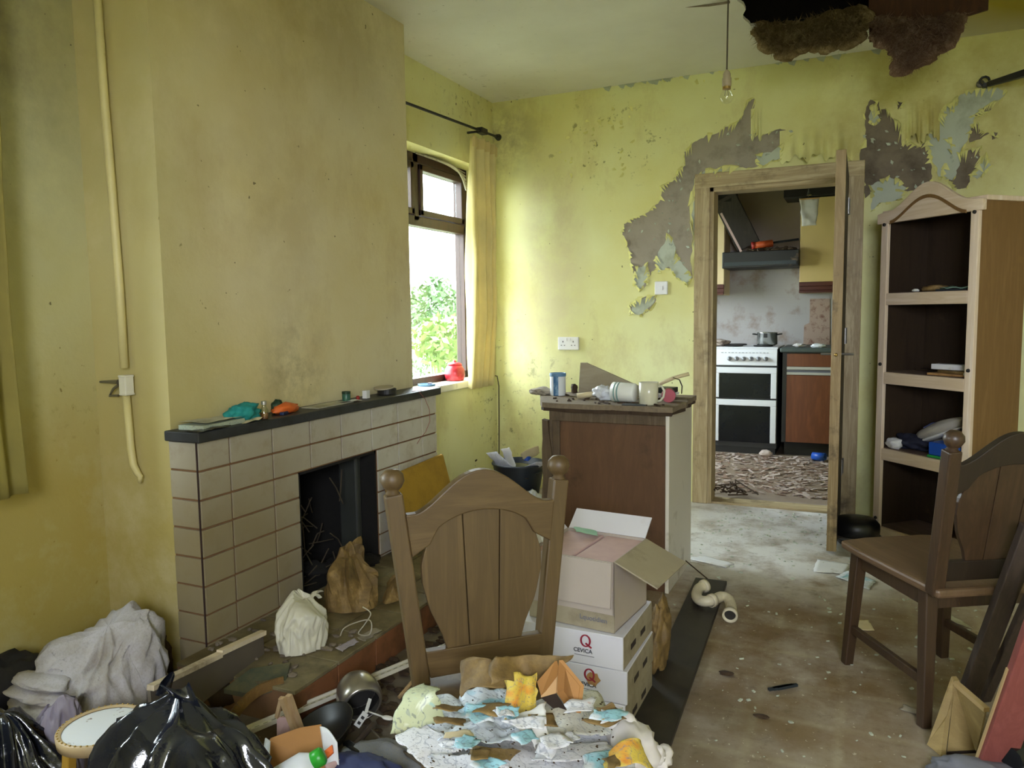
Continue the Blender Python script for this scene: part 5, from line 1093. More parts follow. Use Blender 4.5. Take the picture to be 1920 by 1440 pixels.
# black pot by the bookcase
t = thing('black_pot', 'black pot with a pale rim behind the dark chair, by the bookcase', 'pot', (-.002, 4.23, .0)); plain('enamel_black', '141414', .35, .2, 10)
MB().lathe([(0, .0), (.085, .0), (.105, .03), (.112, .075), (.11, .105), (.09, .128), (.03, .14), (0, .142)], 28).build('pot_body', 'enamel_black', t, smooth=True)
MB().lathe([(.108, .034), (.117, .038), (.117, .046), (.111, .05)], 28, cap=False).build('rim', 'steel_dull', t, smooth=True); MB().tube([(-.10, -.02, .06), (-.135, -.035, .055), (-.135, -.05, .04)], .007, 8).build('handle', 'steel_dull', t, smooth=True)
# ---------------------------------------------------------------- right foreground
wood('batten_brown', '4e4136', '3c3129', 'Z', .6, 18, dirt='766450', damt=(.62, .75)); wood('paint_red', '96544e', '854741', 'Z', .55, 14, dirt='b9a583', damt=(.70, .78)); plain('wood_raw', 'b99f70', .8, .15, 20); wood('ply_tan', 'a08a58', '8c774a', 'X', .7, 16, dirt='6f5c36', damt=(.55, .75))
def leaning(name, a, b, w, tk, mt, label, cat, upv): return tag(MB().bar(a, b, w, tk, upv).build(name, mt, None, world=True, bev=.003), label, cat)
leaning('wooden_batten', F(1805, 1330, .02), F(1935, 985, .62), .052, .028, 'batten_brown', 'dark brown wooden batten leaning to the right behind the red board', 'batten', (.4, -1, .3))
a = F(1862, 1438, .02); 
t = thing('painted_board', 'red painted board leaning in the bottom right corner', 'board', a)
bt = F(1990, 1085, .60); MB().bar(a, bt, .085, .022, (.35, -1, .35)).build('board_face', 'paint_red', t, world=True, bev=.003); MB().bar(a+Vector((-.043, -.012, .004)), a*.45+bt*.55+Vector((-.043, -.010, .002)), .004, .007, (.35, -1, .35)).build('chipped_edge', 'wood_raw', t, world=True)
leaning('wooden_batten', F(1846, 1312, .02), F(1962, 1052, .55), .030, .02, 'batten_brown', 'narrow brown batten between the dark leaning batten and the red board', 'batten', (.4, -1, .3))
t = thing('broken_drawer', 'broken plywood drawer end with torn veneer on the floor before the dark chair', 'drawer', F(1790, 1400, 0))
o = jag([F(1738, 1396, .01), F(1784, 1268, .165), F(1790, 1276, .16), F(1780, 1330, .09), F(1772, 1350, .07), F(1764, 1418, .0)], .0, random.Random(3), 1)
m = MB(); m.prism(o, (.012, .006, .0)); m.build('torn_veneer', 'ply_tan', t, world=True)
MB().prism([F(1790, 1282, .15), F(1848, 1330, .14), F(1830, 1412, .0), F(1775, 1415, .0)], (.006, .012, 0)).build('ply_panel', 'ply_tan', t, world=True)
MB().bar(F(1792, 1281, .152), F(1850, 1331, .142), .016, .012).build('top_edge', 'wood_raw', t, world=True)
MB().prism([F(1775, 1415, .0), F(1830, 1412, .0), F(1815, 1340, .02), F(1785, 1345, .02)], (0, 0, .006)).build('drawer_floor', 'gap_dark', t, world=True)
plain('cloth_grey', '6f7078', .85, .2, 14)
t = thing('grey_tube', 'dark tube with a grey end lying at the bottom right edge', 'tube', F(1900, 1400, .05)); a = F(1890, 1402, .06); b = F(1945, 1330, .10)
MB().tube([a, b], .022, 24).build('tube_body', 'cloth_grey', t, world=True); MB().tube([F(1895, 1422, .07), F(1940, 1400, .07)], .028, 14).build('dark_core', 'plastic_black', t, world=True)
tag(MB().blob(F(1870, 1462, .02), (.15, .07, .035), 81, .35, 2, 4, .002, .25).build('grey_cloth', 'cloth_grey', None, world=True, smooth=True), 'grey crumpled cloth on the floor at the bottom right corner', 'cloth')

# ================================================================ left foreground
g = N('bin_bag'); f = g.noise(11, 6, .6); g.bump(f, .35, .012); g.out(g.ramp(f, [(.3, lin('0e1017')), (.7, lin('1b1f2c'))]), .15, 0, .9)  # blue of the window sheen is mixed into the base colour
m = MB(); m.heap((-1.345, 1.175, .001), .245, .165, .345, (-.065, .045), 17, 8, .18, 2.0, rough=.22, wr=.09)
m.grid(lambda u, v: Vector((-1.41+.09*(u-.5)*(1.6-v), 1.215+.03*math.sin(u*8)*v-.02*v, .322+.055*v-.035*(u-.4)**2*v+.012*math.sin(u*13)*v)), 20, 6)
tag(m.build('bin_bag', 'bin_bag', None, world=True, smooth=True), 'shiny black bin bag in the foreground beside the white topped stool', 'bag')
c = F(22, 1425, .08); tag(MB().heap((c.x-.04, c.y, .001), .15, .15, .20, (.02, .0), 23, 8, .22, 1.6, rough=.4).build('bin_bag', 'bin_bag', None, world=True, smooth=True), 'black plastic bag at the bottom left corner of the view', 'bag')
# stool
t = thing('stool', 'small white topped stool with yellow legs beside the black bin bag', 'stool', (F(193, 1362, .20).x, F(193, 1362, .20).y, 0)); plain('stool_yellow', 'b08a35', .45, .15, 14); plain('stool_rim', 'b9a27c', .45, .15, 20)
g = N('stool_top'); a = g.mix(g.step(g.noise(22, 4, .6), .62, .68), lin('d9dce0'), lin('6b4f3c')); g.out(a, .4)
SH_ = .20
MB().lathe([(0, SH_-.004), (.090, SH_-.004), (.091, SH_), (0, SH_+.001)], 36).build('seat', 'stool_top', t, smooth=False)
MB().lathe([(.090, SH_-.022), (.101, SH_-.022), (.103, SH_+.003), (.096, SH_+.006), (.090, SH_+.002)], 36, cap=False).build('rim', 'stool_rim', t, smooth=True)
s_ = MB()
for k in range(44):
    a = 2*PI*k/44; s_.blob((.098*math.cos(a), .098*math.sin(a), SH_+.006), (.003, .003, .002), k, 0, 1, 1)
s_.build('studs', 'brass', t, smooth=True)
for k in range(4):
    a = PI/4+k*PI/2; MB().bar((.088*math.cos(a), .088*math.sin(a), 0), (.073*math.cos(a), .073*math.sin(a), SH_-.02), .024, .024, (0, 1, 0)).build('leg', 'stool_yellow', t, bev=.003)
# blanket heap
g = N('blanket'); f = g.noise(160, 3, .6); a = g.mix(g.step(g.noise(5, 6, .65), .42, .66), lin('b4b1b6'), lin('928878')); a = g.mix(g.math('MULTIPLY', g.step(f, .5, .7), .35), a, lin('8f8a86')); g.bump(f, .5, .004); g.out(a, .95)
m = MB(); c = F(170, 1330, .10); cb = Vector((-2.08, 1.50, .0))
m.heap(cb+Vector((.0, .0, .001)), .20, .18, .275, (.03, .03), 41, 11, .09, 6.0, belly=.04, tilt=(.2, .22), rough=.30, wr=.13)
for k, (dx, dy, dz, w) in enumerate(((-.02, -.15, .175, .10), (-.02, -.165, .145, .11), (-.0, -.175, .115, .12), (.01, -.18, .085, .12), (.02, -.185, .05, .12))):
    m.blob(cb+Vector((dx, dy, dz)), (w, .05, .019), 60+k, .35, 1.6, 4)
tag(m.build('blanket', 'blanket', None, world=True, smooth=True), 'dirty white towelling blanket heaped on the floor in the left corner', 'blanket')
plain('cloth_mauve', '8f8796', .9, .15, 16); plain('cloth_black', '1c1a1a', .9, .3, 12)
m = MB(); c = F(95, 1365, .12); m.heap((c.x-.03, c.y+.03, .002), .08, .06, .15, (-.02, .03), 47, 7, .10, 6.0, tilt=(.3, 0), rough=.5, wr=.2); tag(m.build('mauve_cloth', 'cloth_mauve', None, world=True, smooth=True), 'greyish mauve cloth hanging between the blanket and the stool', 'cloth')
m = MB(); c = F(50, 1300, .1); m.blob((-2.30, 1.36, .09), (.09, .13, .11), 115, .45, 1.7, 4, .003, .35); tag(m.build('dark_clothes', 'cloth_black', None, world=True, smooth=True), 'dark clothes bunched against the left wall behind the blanket', 'clothes')
m = MB(); c = Vector((-2.13, 1.76, 0)); m.tube([c, c+Vector((-.01, 0, .08)), c+Vector((.02, -.01, .14)), c+Vector((-.01, .0, .20))], [.04, .035, .03, .018], 8); m.tube([c+Vector((.04, -.02, 0)), c+Vector((.045, -.02, .1)), c+Vector((.03, 0, .19))], [.02, .016, .01], 6); m.blob(c+Vector((.0, 0, .06)), (.06, .04, .07), 117, .6, 2, 3, .002, .4)
tag(m.build('charred_stump', 'chip_dark', None, world=True, smooth=True), 'dark charred stump standing in the corner beside the tiled surround', 'stump')
# loose skirting plank, perforated strip
wood('plank_white', 'e0d2bc', 'd2c2a8', 'X', .6, 14, dirt='7a6a54', damt=(.5, .7)); plain('plank_grey', '5f564c', .7, .15, 12)
A0, A1 = F(282, 1290, .25), F(494, 1188, .185); d_ = (A1-A0)
t = thing('skirting_plank', 'split pale skirting plank standing on edge in front of the hearth', 'plank', (A0+A1)/2); AM = A0+d_*.56
MB().bar(A0, AM, .022, .014).build('top_edge', 'plank_white', t, world=True); MB().bar(AM+Vector((0, 0, .006)), A1+Vector((0, 0, .004)), .022, .014).build('top_edge', 'plank_white', t, world=True)
n_ = Vector((-d_.y, d_.x, 0)).normalized()
MB().prism([A0+Vector((0, 0, -.004)), A1+Vector((0, 0, -.004)), A1+Vector((0, 0, -.075)), A0+Vector((0, 0, -.14))], n_*.010).build('plank_face', 'plank_grey', t, world=True)
plain('strip_white', 'cfcabc', .4, .06, 12, dirt='9c9078', damt=(.58, .74))
P0, P1 = F(450, 1378, .06), F(842, 1213, .04); d_ = P1-P0; ln = d_.length; u_ = d_.normalized()
t = thing('perforated_strip', 'long white perforated metal strip lying across in front of the hearth', 'metal strip', P0)
MB().bar(P0, P1, .034, .004, (-.3, -.6, 1)).build('strip_web', 'strip_white', t, world=True)
s_ = u_.cross(Vector((-.3, -.6, 1))).normalized(); up_ = s_.cross(u_)
m = MB()
for s in (-1, 1): m.bar(P0+s_*(s*.017)+up_*.004, P1+s_*(s*.017)+up_*.004, .004, .012, (-.3, -.6, 1))
m.build('strip_flange', 'strip_white', t, world=True)
m = MB(); k = .02
while k < ln-.02: m.bar(P0+u_*k+up_*.0025, P0+u_*(k+.014)+up_*.0025, .007, .001, (-.3, -.6, 1)); k += .026
m.build('slots', 'slot_black', t, world=True)
# slate, bent band by the hearth
g = N('slate_green'); a = g.mix(g.step(g.noise(7, 6, .7), .4, .7), lin('3c4438'), lin('6d6446')); g.out(a, .55)
m = MB().prism([F(420, 1300, .10), F(470, 1262, .125), F(545, 1250, .13), F(535, 1290, .10), F(470, 1310, .085)], (0, 0, .014)); tag(m.build('slate_piece', 'slate_green', None, world=True), 'dark greenish broken slate lying against the left end of the hearth', 'slate')
wood('band_brown', '8a6a35', '6f5228', 'X', .6, 14)
m = MB(); pth = smoothpath([F(a, b, z) for a, b, z in ((432, 1352, .05), (450, 1325, .085), (480, 1298, .11), (510, 1284, .12), (532, 1278, .122))]); 
for a, b in zip(pth, pth[1:]): m.bar(a, b, .008, .03, (0, 0, 1))
tag(m.build('bent_band', 'band_brown', None, world=True), 'curved brown wooden band standing in front of the green slate', 'band')
m = MB(); c = F(400, 1290, .06); m.blob((c.x+.02, c.y+.04, .05), (.09, .06, .07), 121, .5, 1.8, 3, .002, .3); tag(m.build('dark_rag', 'chip_dark', None, world=True, smooth=True), 'dark dirty rag heaped below the split skirting plank', 'rag')
# small broken crate, white carton, bottle
c = F(540, 1385, .05); t = thing('small_crate', 'small broken light wood crate standing behind the opened white carton', 'crate', c)
wood('crate_wood', 'bda27c', 'a88c64', 'Z', .6, 20, dirt='7d6444', damt=(.56, .72))
for a, b, mt in (((528, 1308, .185), (556, 1378, .07), 'crate_wood'), ((541, 1303, .19), (566, 1372, .075), 'crate_wood')): MB().bar(F(*a), F(*b), .016, .012, (0, -1, 0)).build('slat', mt, t, world=True, bev=.001)
MB().prism([F(519, 1345, .12), F(540, 1345, .12), F(543, 1384, .06), F(519, 1386, .06)], (0, .006, 0)).build('side_board', 'carton_pink', t, world=True); MB().bar(F(528, 1308, .185), F(519, 1345, .12), .01, .008, (0, -1, 0)).build('slat', 'crate_wood', t, world=True)
t = thing('opened_carton', 'opened white carton showing its brown inside in the foreground', 'carton', F(560, 1440, .1)); q = F
MB().prism([q(505, 1388, .16), q(560, 1368, .17), q(600, 1362, .17), q(612, 1440, .10), q(500, 1446, .10)], (.0, .005, .003)).build('inner_wall', 'cardboard', t, world=True)
MB().prism([q(497, 1384, .165), q(505, 1390, .16), q(502, 1455, .10), q(488, 1440, .10)], (.002, .002, 0)).build('side_flap', 'paper_white', t, world=True)
m = MB(); m.grid(lambda u, v: q(600, 1362, .17)*(1-u)*(1-v)+q(632, 1392, .165)*u*(1-v)+q(636, 1440, .11)*u*v+q(612, 1440, .10)*(1-u)*v+Vector((0, 0, .012*math.sin(PI*u)*(1-v))), 8, 6); m.build('curved_flap', 'paper_white', t, world=True, smooth=True, solid=.002)
MB().prism([q(609, 1410, .146), q(624, 1398, .158), q(626, 1412, .146), q(613, 1424, .132)], (.0, -.003, .004)).build('orange_patch', 'orange_plastic', t, world=True)
MB().prism([q(500, 1446, .10), q(612, 1440, .10), q(600, 1470, .08), q(500, 1470, .08)], (0, 0, .004)).build('carton_floor', 'cardboard', t, world=True)
t = thing('spray_bottle', 'white plastic bottle with a bright green cap at the bottom of the view', 'bottle', F(570, 1440, .13)); a, b = F(545, 1452, .135), F(592, 1424, .165); dv = (b-a)
plain('bottle_white', 'dfe3ea', .35, .05, 10); plain('cap_green', '2fa32f', .35, .1, 10)
MB().lathe([(0, -.10), (.030, -.10), (.033, -.09), (.033, dv.length*.55), (.022, dv.length*.85), (.016, dv.length*.9), (.016, dv.length)], 24, a, dv).build('bottle_body', 'bottle_white', t, world=True, smooth=True); MB().lathe([(.019, dv.length*.9), (.021, dv.length*.92), (.021, dv.length*1.25), (.017, dv.length*1.32), (0, dv.length*1.33)], 24, a, dv).build('cap', 'cap_green', t, world=True, smooth=True)
# metal pot on its side
plain('pot_steel', 'a19c94', .28, .12, 6, metal=.85, dirt='5c5448', damt=(.6, .8)); plain('pot_inside', '2a2622', .5, .2, 10, metal=.5)
c = F(672, 1302, .085); ax = Vector((.62, -.52, -.20)).normalized(); R_ = .064
t = thing('kettle', 'dented grey metal kettle lying on its side in front of the hearth', 'kettle', (c.x, c.y, 0))
MB().lathe([(0, -.066), (.022, -.064), (.042, -.056), (.056, -.038), (.0635, -.012), (.0655, .012), (.0645, .03), (.058, .046), (.052, .050), (.050, .046), (.058, .028), (.059, .0), (.045, -.04), (0, -.055)], 32, c, ax, cap=False).build('kettle_body', 'pot_steel', t, world=True, smooth=True)
MB().lathe([(.0575, .02), (.056, -.01), (.0, -.02)], 28, c, ax, cap=False).build('dark_inside', 'slot_black', t, world=True)
plain('bracket_white', 'c9c9c6', .4, .05, 10); m = MB(); e1 = F(694, 1310, .10); e2 = F(686, 1336, .075); e3 = F(668, 1362, .045); m.bar(e1, e2, .010, .004, (1, -1, .2)); m.bar(e2, e3, .020, .005, (1, -1, .2)); br = m.build('handle_bracket', 'bracket_white', t, world=True, bev=.001)
m = MB(); dd = (e3-e2); 
for k in (.25, .62): m.bar(e2+dd*k+Vector((.003, -.004, .001)), e2+dd*(k+.18)+Vector((.003, -.004, .001)), .009, .002, (1, -1, .2))
m.build('bracket_slots', 'slot_black', br, world=True)
# black pan behind the carton
c = F(610, 1385, .03); t = thing('frying_pan', 'black frying pan tilted on the rubbish below the metal kettle', 'pan', c); ax = Vector((-.25, -.35, .9)).normalized()
MB().lathe([(0, 0), (.075, 0), (.098, .030), (.101, .034), (.096, .034), (.073, .005), (0, .005)], 32, c, ax, cap=False).build('pan_body', 'enamel_black', t, world=True, smooth=True); MB().bar(F(648, 1392, .05), F(678, 1412, .05), .022, .012, (0, 0, 1)).build('handle', 'plastic_black', t, world=True, bev=.004)
t = thing('spoon', 'small white spoon lying right of the metal kettle', 'spoon', F(727, 1346, .06)); c = F(727, 1346, .06); plain('spoon_white', 'd6d4cc', .3, .05, 10)
MB().blob(c, (.019, .010, .005), 1, .02, 1, 3).build('bowl', 'spoon_white', t, world=True, smooth=True); MB().tube([c+Vector((-.015, 0, 0)), F(690, 1334, .055)], .0025, 6).build('handle', 'spoon_white', t, world=True)
for k, (p, q_, r_, lb, mt) in enumerate((((790, 1258, .05), (748, 1308, .012), .006, 'brown stick lying left of the near chair post', 'crate_wood'), ((690, 1360, .05), (745, 1420, .05), .0032, 'thin pale cane crossing the rubbish below the spoon', 'twig'), ((664, 1398, .04), (700, 1358, .05), .009, 'thick grey brown stick between frying pan and spoon', 'batten_brown'), ((735, 1395, .06), (800, 1440, .07), .004, 'pale cane at the left edge of the paper heap', 'twig'))):
    tag(MB().tube([F(*p), F(*q_)], r_, 7).build('stick', mt, None, world=True), lb, 'stick')
printed('net_grey', '77777a', ['5f7a8a', '8a8a8c'], 20, .5); 
m = MB(); c = F(700, 1425, .05); m.blob((c.x+.02, c.y+.03, .03), (.12, .08, .04), 131, .4, 2.2, 4, .002, .4); tag(m.build('grey_netting', 'net_grey', None, world=True, smooth=True), 'crumpled grey and blue printed fabric on the floor left of the paper heap', 'fabric')
m = MB(); c = F(690, 1448, .10); m.blob(c, (.10, .045, .035), 133, .4, 2.2, 4, None, .4); tag(m.build('navy_cloth', 'shoe_navy', None, world=True, smooth=True), 'dark blue knitted cloth at the bottom edge beside the opened carton', 'cloth')
m = MB(); pth = smoothpath([F(a, b, .115) for a, b in ((612, 1440), (650, 1425), (700, 1418))]); m.tube(pth, .008, 8); tag(m.build('pink_hose', 'carton_pink', None, world=True, smooth=True), 'short dull pink hose curving below the frying pan', 'hose')
m = MB(); r = random.Random(55)
for k in range(150):
    p = Vector((r.uniform(-1.5, -.95), r.uniform(1.6, 2.5), .003)); s = r.uniform(.006, .022)
    if p.x < HX and p.y > HY0: continue
    m.blob(p+Vector((0, 0, s*.3)), (s*1.5, s, s*.5), k, .5, 2, 1)
tag(m.build('floor_rubbish', 'chip_dark', None, world=True), 'dark crumbled rubbish covering the floor in front of the hearth', 'rubbish', None, 'stuff')
# corner bin with papers
t = thing('waste_bin', 'dark round bin overflowing with papers in the far corner behind the pine chair', 'bin', (-1.93, 4.31, 0)); plain('bin_dark', '232a36', .4, .2, 10)
MB().lathe([(0, 0), (.115, 0), (.16, .26), (.168, .265), (.168, .275), (.158, .275), (.113, .01), (0, .01)], 28, cap=False).build('bin_body', 'bin_dark', t, smooth=True)
MB().blob((0, 0, .21), (.14, .14, .05), 141, .4, 2, 3).build('liner', 'plastic_black', t, smooth=True)
def binpaper(px, mt, label, cat, name='paper_sheet', x=4.19): 
    pts = [B(a, b, x+.035*i) for i, (a, b) in enumerate(px)]; m = sheet(pts, 8, 8, .01, 9, len(label)); return tag(m.build(name, mt, None, world=True, smooth=True, solid=.001), label, cat)
printed('letter_blue', 'cfd2dc', ['8a93b8', 'dfe2ea'], 16, .5)
binpaper([(912, 850), (930, 846), (968, 882), (946, 888)], 'letter_blue', 'folded letter sticking out of the left side of the corner bin', 'letter')
binpaper([(940, 842), (955, 838), (970, 882), (952, 882)], 'paper_white', 'upright white paper strip standing in the corner bin', 'paper')
binpaper([(968, 878), (1006, 866), (1024, 870), (980, 892)], 'letter_blue', 'white envelope lying across the front of the corner bin', 'envelope', 'envelope')
binpaper([(975, 850), (1008, 838), (1014, 850), (985, 866)], 'paper_cream', 'cream paper at the back of the corner bin', 'paper')
p = B(988, 855, 4.27); tag(MB().blob(p, (.026, .026, .03), 143, .3, 2, 3, None, .2).build('blue_wrapper', 'blue_plastic', None, world=True, smooth=True), 'bright blue crumpled wrapper on top of the corner bin', 'wrapper')
tag(MB().blob((-1.80, 4.20, .06), (.07, .07, .065), 145, .4, 2, 4, .002, .4).build('white_bag', 'plastic_clear', None, world=True, smooth=True), 'crumpled white plastic bag on the floor right of the corner bin', 'bag')
tag(MB().bar(B(878, 876, 4.45), B(894, 862, 4.45), .012, .008).build('dark_stick', 'chip_dark', None, world=True), 'short dark stick beside the corner bin', 'stick')
m = MB(); pth = smoothpath([(-2.285, 4.72, .80), (-2.26, 4.74, .74), (-2.27, 4.745, .5), (-2.275, 4.74, .2), (-2.25, 4.70, .01)]) if False else [Vector(v) for v in ((-2.285, 4.62, .79), (-2.27, 4.73, .77), (-2.265, 4.745, .70), (-2.27, 4.75, .45), (-2.275, 4.75, .2), (-2.25, 4.74, .01))]
m.tube(pth, .004, 6); tag(m.build('black_cable', 'cord_brown', None, world=True, smooth=True), 'dark cable running down the corner right of the yellow curtain', 'cable')
# ================================================================ kitchen beyond the door
plain('enamel_white', 'e2e2e6', .3, .04, 8, dirt='a8917a', damt=(.62, .76)); g = N('oven_glass'); g.out(g.mix(g.step(g.noise(5, 5), .35, .75), lin('0d0f14'), lin('1c1e22')), .2, 0, .35); plain('cooker_side', '3a3a3c', .5, .1, 8); plain('knob_grey', '8f8f92', .35, .1, 10)
x0 = B(1338, 760, 6.6).x; x1 = B(1457, 760, 6.6).x
ck = thing('cooker', 'white double oven cooker with six knobs in the kitchen beyond the door', 'cooker', ((x0+x1)/2, 6.6, 0)); w = (x1-x0)/2; CH = .89
MB().span((-w, .0, .05), (w, .56, CH-.012)).build('body', 'cooker_side', ck, bev=.004)
MB().span((-w-.002, -.012, CH-.016), (w+.002, .565, CH)).build('hob', 'enamel_white', ck, bev=.005)
MB().prism([Vector((-w+.004, -.012, CH-.016)), Vector((w-.004, -.012, CH-.016)), Vector((w-.004, -.03, CH-.15)), Vector((-w+.004, -.03, CH-.15))], (0, .03, 0)).build('control_panel', 'enamel_white', ck, bev=.003)
for k in range(6): 
    kb = MB().lathe([(0, 0), (.019, 0), (.019, .008), (.014, .011), (.013, .026), (0, .027)], 18, (-w+.13+.058*k, -.026, CH-.095), (0, -1, .1)).build('knob', 'knob_grey', ck, smooth=True)
    MB().box((-w+.13+.058*k, -.050, CH-.093), (.003, .006, .022)).build('pointer', 'slot_black', kb)
m = MB()
for k in range(14): m.box((-w+.07+.028*k, -.0185, CH-.045), (.012 if k % 3 else .018, .003, .004))
m.build('markings', 'ink_grey', ck)
def oven(z0, z1, gt):
    d = MB(); e = .045; y = -.035
    d.span((-w+.004, y, z1-.05), (w-.004, y+.03, z1)); d.span((-w+.004, y, z0), (-w+.004+e, y+.03, z1-.05)); d.span((w-.004-e, y, z0), (w-.004, y+.03, z1-.05))
    o = d.build('oven_door', 'enamel_white', ck, bev=.003); MB().span((-w+.049, y+.004, z0), (w-.049, y+.02, z1-.05)).build('glass', 'oven_glass', o); return o
oven(.47, .725, 0); oven(.10, .455, 0)
MB().span((-w+.02, -.03, .727), (w-.02, .0, .738)).build('vent_gap', 'slot_black', ck); MB().span((-w+.01, .0, 0), (w-.01, .5, .055)).build('plinth', 'slot_black', ck)
rg = MB()
for sx in (-.12, .12):
    for sy in (.16, .40): rg.lathe([(0, CH), (.075, CH), (.08, CH+.008), (.07, CH+.012), (0, CH+.01)], 24, (sx, sy, 0))
rg.build('hotplates', 'iron_black', ck)
c = B(1438, 640, 6.78); t = thing('saucepan', 'small steel saucepan standing on the cooker', 'saucepan', (c.x, 6.80, CH+.013)); plain('steel_bright', 'b9b9b4', .25, .1, 8, metal=.9)
MB().lathe([(0, 0), (.078, 0), (.082, .006), (.082, .10), (.086, .104), (.079, .104), (.077, .01), (0, .01)], 28, cap=False).build('pan_body', 'steel_bright', t, smooth=True); m = MB()
for s in (-1, 1): m.tube([(s*.08, -.02, .085), (s*.115, -.02, .09), (s*.115, .02, .09), (s*.08, .02, .085)], .006, 6)
m.build('handles', 'iron_black', t); MB().box((-.005, -.084, .078), (.03, .004, .03)).build('black_tab', 'slot_black', t)
# worktop and units
wood('unit_brown', '7f4a2a', '6b3c22', 'Z', .45, 10); plain('worktop_grey', '47504c', .5, .15, 12); plain('alu', 'b5b2a8', .4, .1, 10); plain('cream_lam', 'd8c093', .5, .08, 8, dirt='a48a5a', damt=(.6, .75)); wood('pelmet_red', '5a2a1e', '472017', 'X', .45, 14); plain('cream_dull', 'cdb173', .55, .1, 6)
xl = x1+.035; xr = .42
bu = thing('base_unit', 'brown wood grain kitchen base unit right of the cooker', 'kitchen unit', ((xl+xr)/2, 6.62, 0))
MB().span((xl, 6.62, .11), (xr, 7.18, .845)).build('carcass', 'cooker_side', bu, world=True); MB().span((xl+.02, 6.66, 0), (xr, 7.18, .11)).build('plinth', 'slot_black', bu, world=True)
xm = xl+.50
for a, b in ((xl+.035, xm), (xm+.006, xr)):
    MB().span((a, 6.60, .735), (b, 6.622, .84)).build('drawer', 'unit_brown', bu, world=True, bev=.002); MB().span((a, 6.60, .115), (b, 6.622, .665)).build('door', 'unit_brown', bu, world=True, bev=.002)
    m = MB(); m.span((a, 6.596, .71), (b, 6.618, .733)); m.span((a, 6.596, .668), (b, 6.618, .688)); h = m.build('handle_rail', 'alu', bu, world=True, bev=.002); MB().span((a, 6.606, .688), (b, 6.62, .71)).build('finger_groove', 'ink_grey', h, world=True)
tag(MB().span((xl-.02, 6.58, .848), (xr, 7.20, .888)).build('worktop', 'worktop_grey', None, world=True, bev=.012), 'grey kitchen worktop over the brown unit right of the cooker', 'worktop')
bl = thing('base_unit', 'cream kitchen base unit just showing left of the cooker', 'kitchen unit', (x0-.3, 6.62, 0))
MB().span((x0-.62, 6.64, .11), (x0-.02, 7.18, .845)).build('carcass', 'cream_lam', bl, world=True); MB().span((x0-.62, 6.62, .12), (x0-.024, 6.64, .70)).build('door', 'cream_lam', bl, world=True, bev=.002); MB().span((x0-.62, 6.66, 0), (x0-.02, 7.1, .11)).build('plinth', 'unit_brown', bl, world=True); MB().span((x0-.62, 6.618, .72), (x0-.024, 6.64, .84)).build('drawer', 'unit_brown', bl, world=True, bev=.002)
tag(MB().span((x0-.64, 6.60, .848), (x0-.015, 7.20, .886)).build('worktop', 'worktop_grey', None, world=True, bev=.012), 'kitchen worktop left of the cooker, covered in debris', 'worktop')
c = B(1352, 648, 6.8); tag(MB().blob((c.x-.05, 6.8, .915), (.12, .10, .035), 3, .5, 2, 3, .888, .3).build('debris_heap', 'kitchen_plaster', None, world=True), 'heap of fallen debris on the worktop left of the cooker', 'debris')
c = B(1500, 652, 6.72); tag(MB().blob((c.x, 6.72, .90), (.05, .04, .02), 5, .4, 2, 3, .889, .3).build('white_cloth', 'tissue', None, world=True), 'small white crumpled cloth on the grey worktop right of the cooker', 'cloth')
c = B(1535, 664, 6.64); tag(MB().blob((c.x, 6.64, .90), (.06, .03, .02), 6, .4, 2, 3, .889, .3).build('white_cloth', 'paper_white', None, world=True), 'white wet cloth hanging over the worktop edge beside the door edge', 'cloth')
# wall units with pelmets
def wallunit(xa, xb, z0, z1, label, dm):
    y = 6.90; t = thing('wall_unit', label, 'kitchen unit', ((xa+xb)/2, y, z0))
    MB().span((xa, y+.02, z0), (xb, KY-.005, z1)).build('carcass', 'cream_lam', t, world=True); MB().span((xa+.003, y, z0+.09), (xb-.003, y+.02, z1)).build('door', dm, t, world=True, bev=.002)
    m = MB(); m.span((xa, y-.02, z0+.055), (xb+.0, y+.01, z0+.09)); m.span((xa, y-.008, z0+.02), (xb, y+.01, z0+.055)); m.span((xa, y-.024, z0), (xb, y+.01, z0+.02)); m.build('pelmet', 'pelmet_red', t, world=True, bev=.003)
UZ0 = B(1520, 549, 6.9).z; UZ1 = B(1530, 370, 6.9).z
wallunit(B(1499, 500, 6.9).x, B(1499, 500, 6.9).x+.62, UZ0, UZ1, 'cream kitchen wall unit with a dark red pelmet right of the cooker hood', 'cream_dull')
xu = B(1358, 500, 6.9).x; wallunit(xu-.6, xu, UZ0, UZ1, 'cream kitchen wall unit with a dark red pelmet left of the cooker hood', 'cream_lam')
# collapsed cooker hood with a fallen beam
plain('hood_black', '1a1714', .5, .3, 16, dirt='7a6248', damt=(.6, .72))
hx0, hx1 = B(1354, 480, 6.8).x, B(1498, 480, 6.8).x; hz0, hz1 = B(1430, 501, 6.8).z, B(1430, 470, 6.8).z
t = thing('cooker_hood', 'blackened cooker hood above the cooker, littered with debris', 'cooker hood', ((hx0+hx1)/2, 6.8, hz0))
MB().span((hx0, 6.80, hz0), (hx1, KY-.002, hz1)).build('hood_body', 'hood_black', t, world=True, bev=.006); MB().span((hx0+.02, 6.792, hz0+.02), (hx1-.02, 6.802, hz0+.05)).build('front_strip', 'slate_lid', t, world=True)
m = MB(); r = random.Random(9)
for k in range(46): m.blob((r.uniform(hx0+.22, hx1-.02), r.uniform(6.82, 7.1), hz1+.008), (r.uniform(.015, .05), .03, r.uniform(.008, .025)), k, .5, 2, 2)
tag(m.build('hood_debris', 'chip_dark', None, world=True), 'brown crumbled debris lying on top of the cooker hood', 'debris', None, 'stuff')
wood('beam_dark', '3a3028', '2b231c', 'Z', .8, 14, dirt='5c4d3e', damt=(.55, .75))
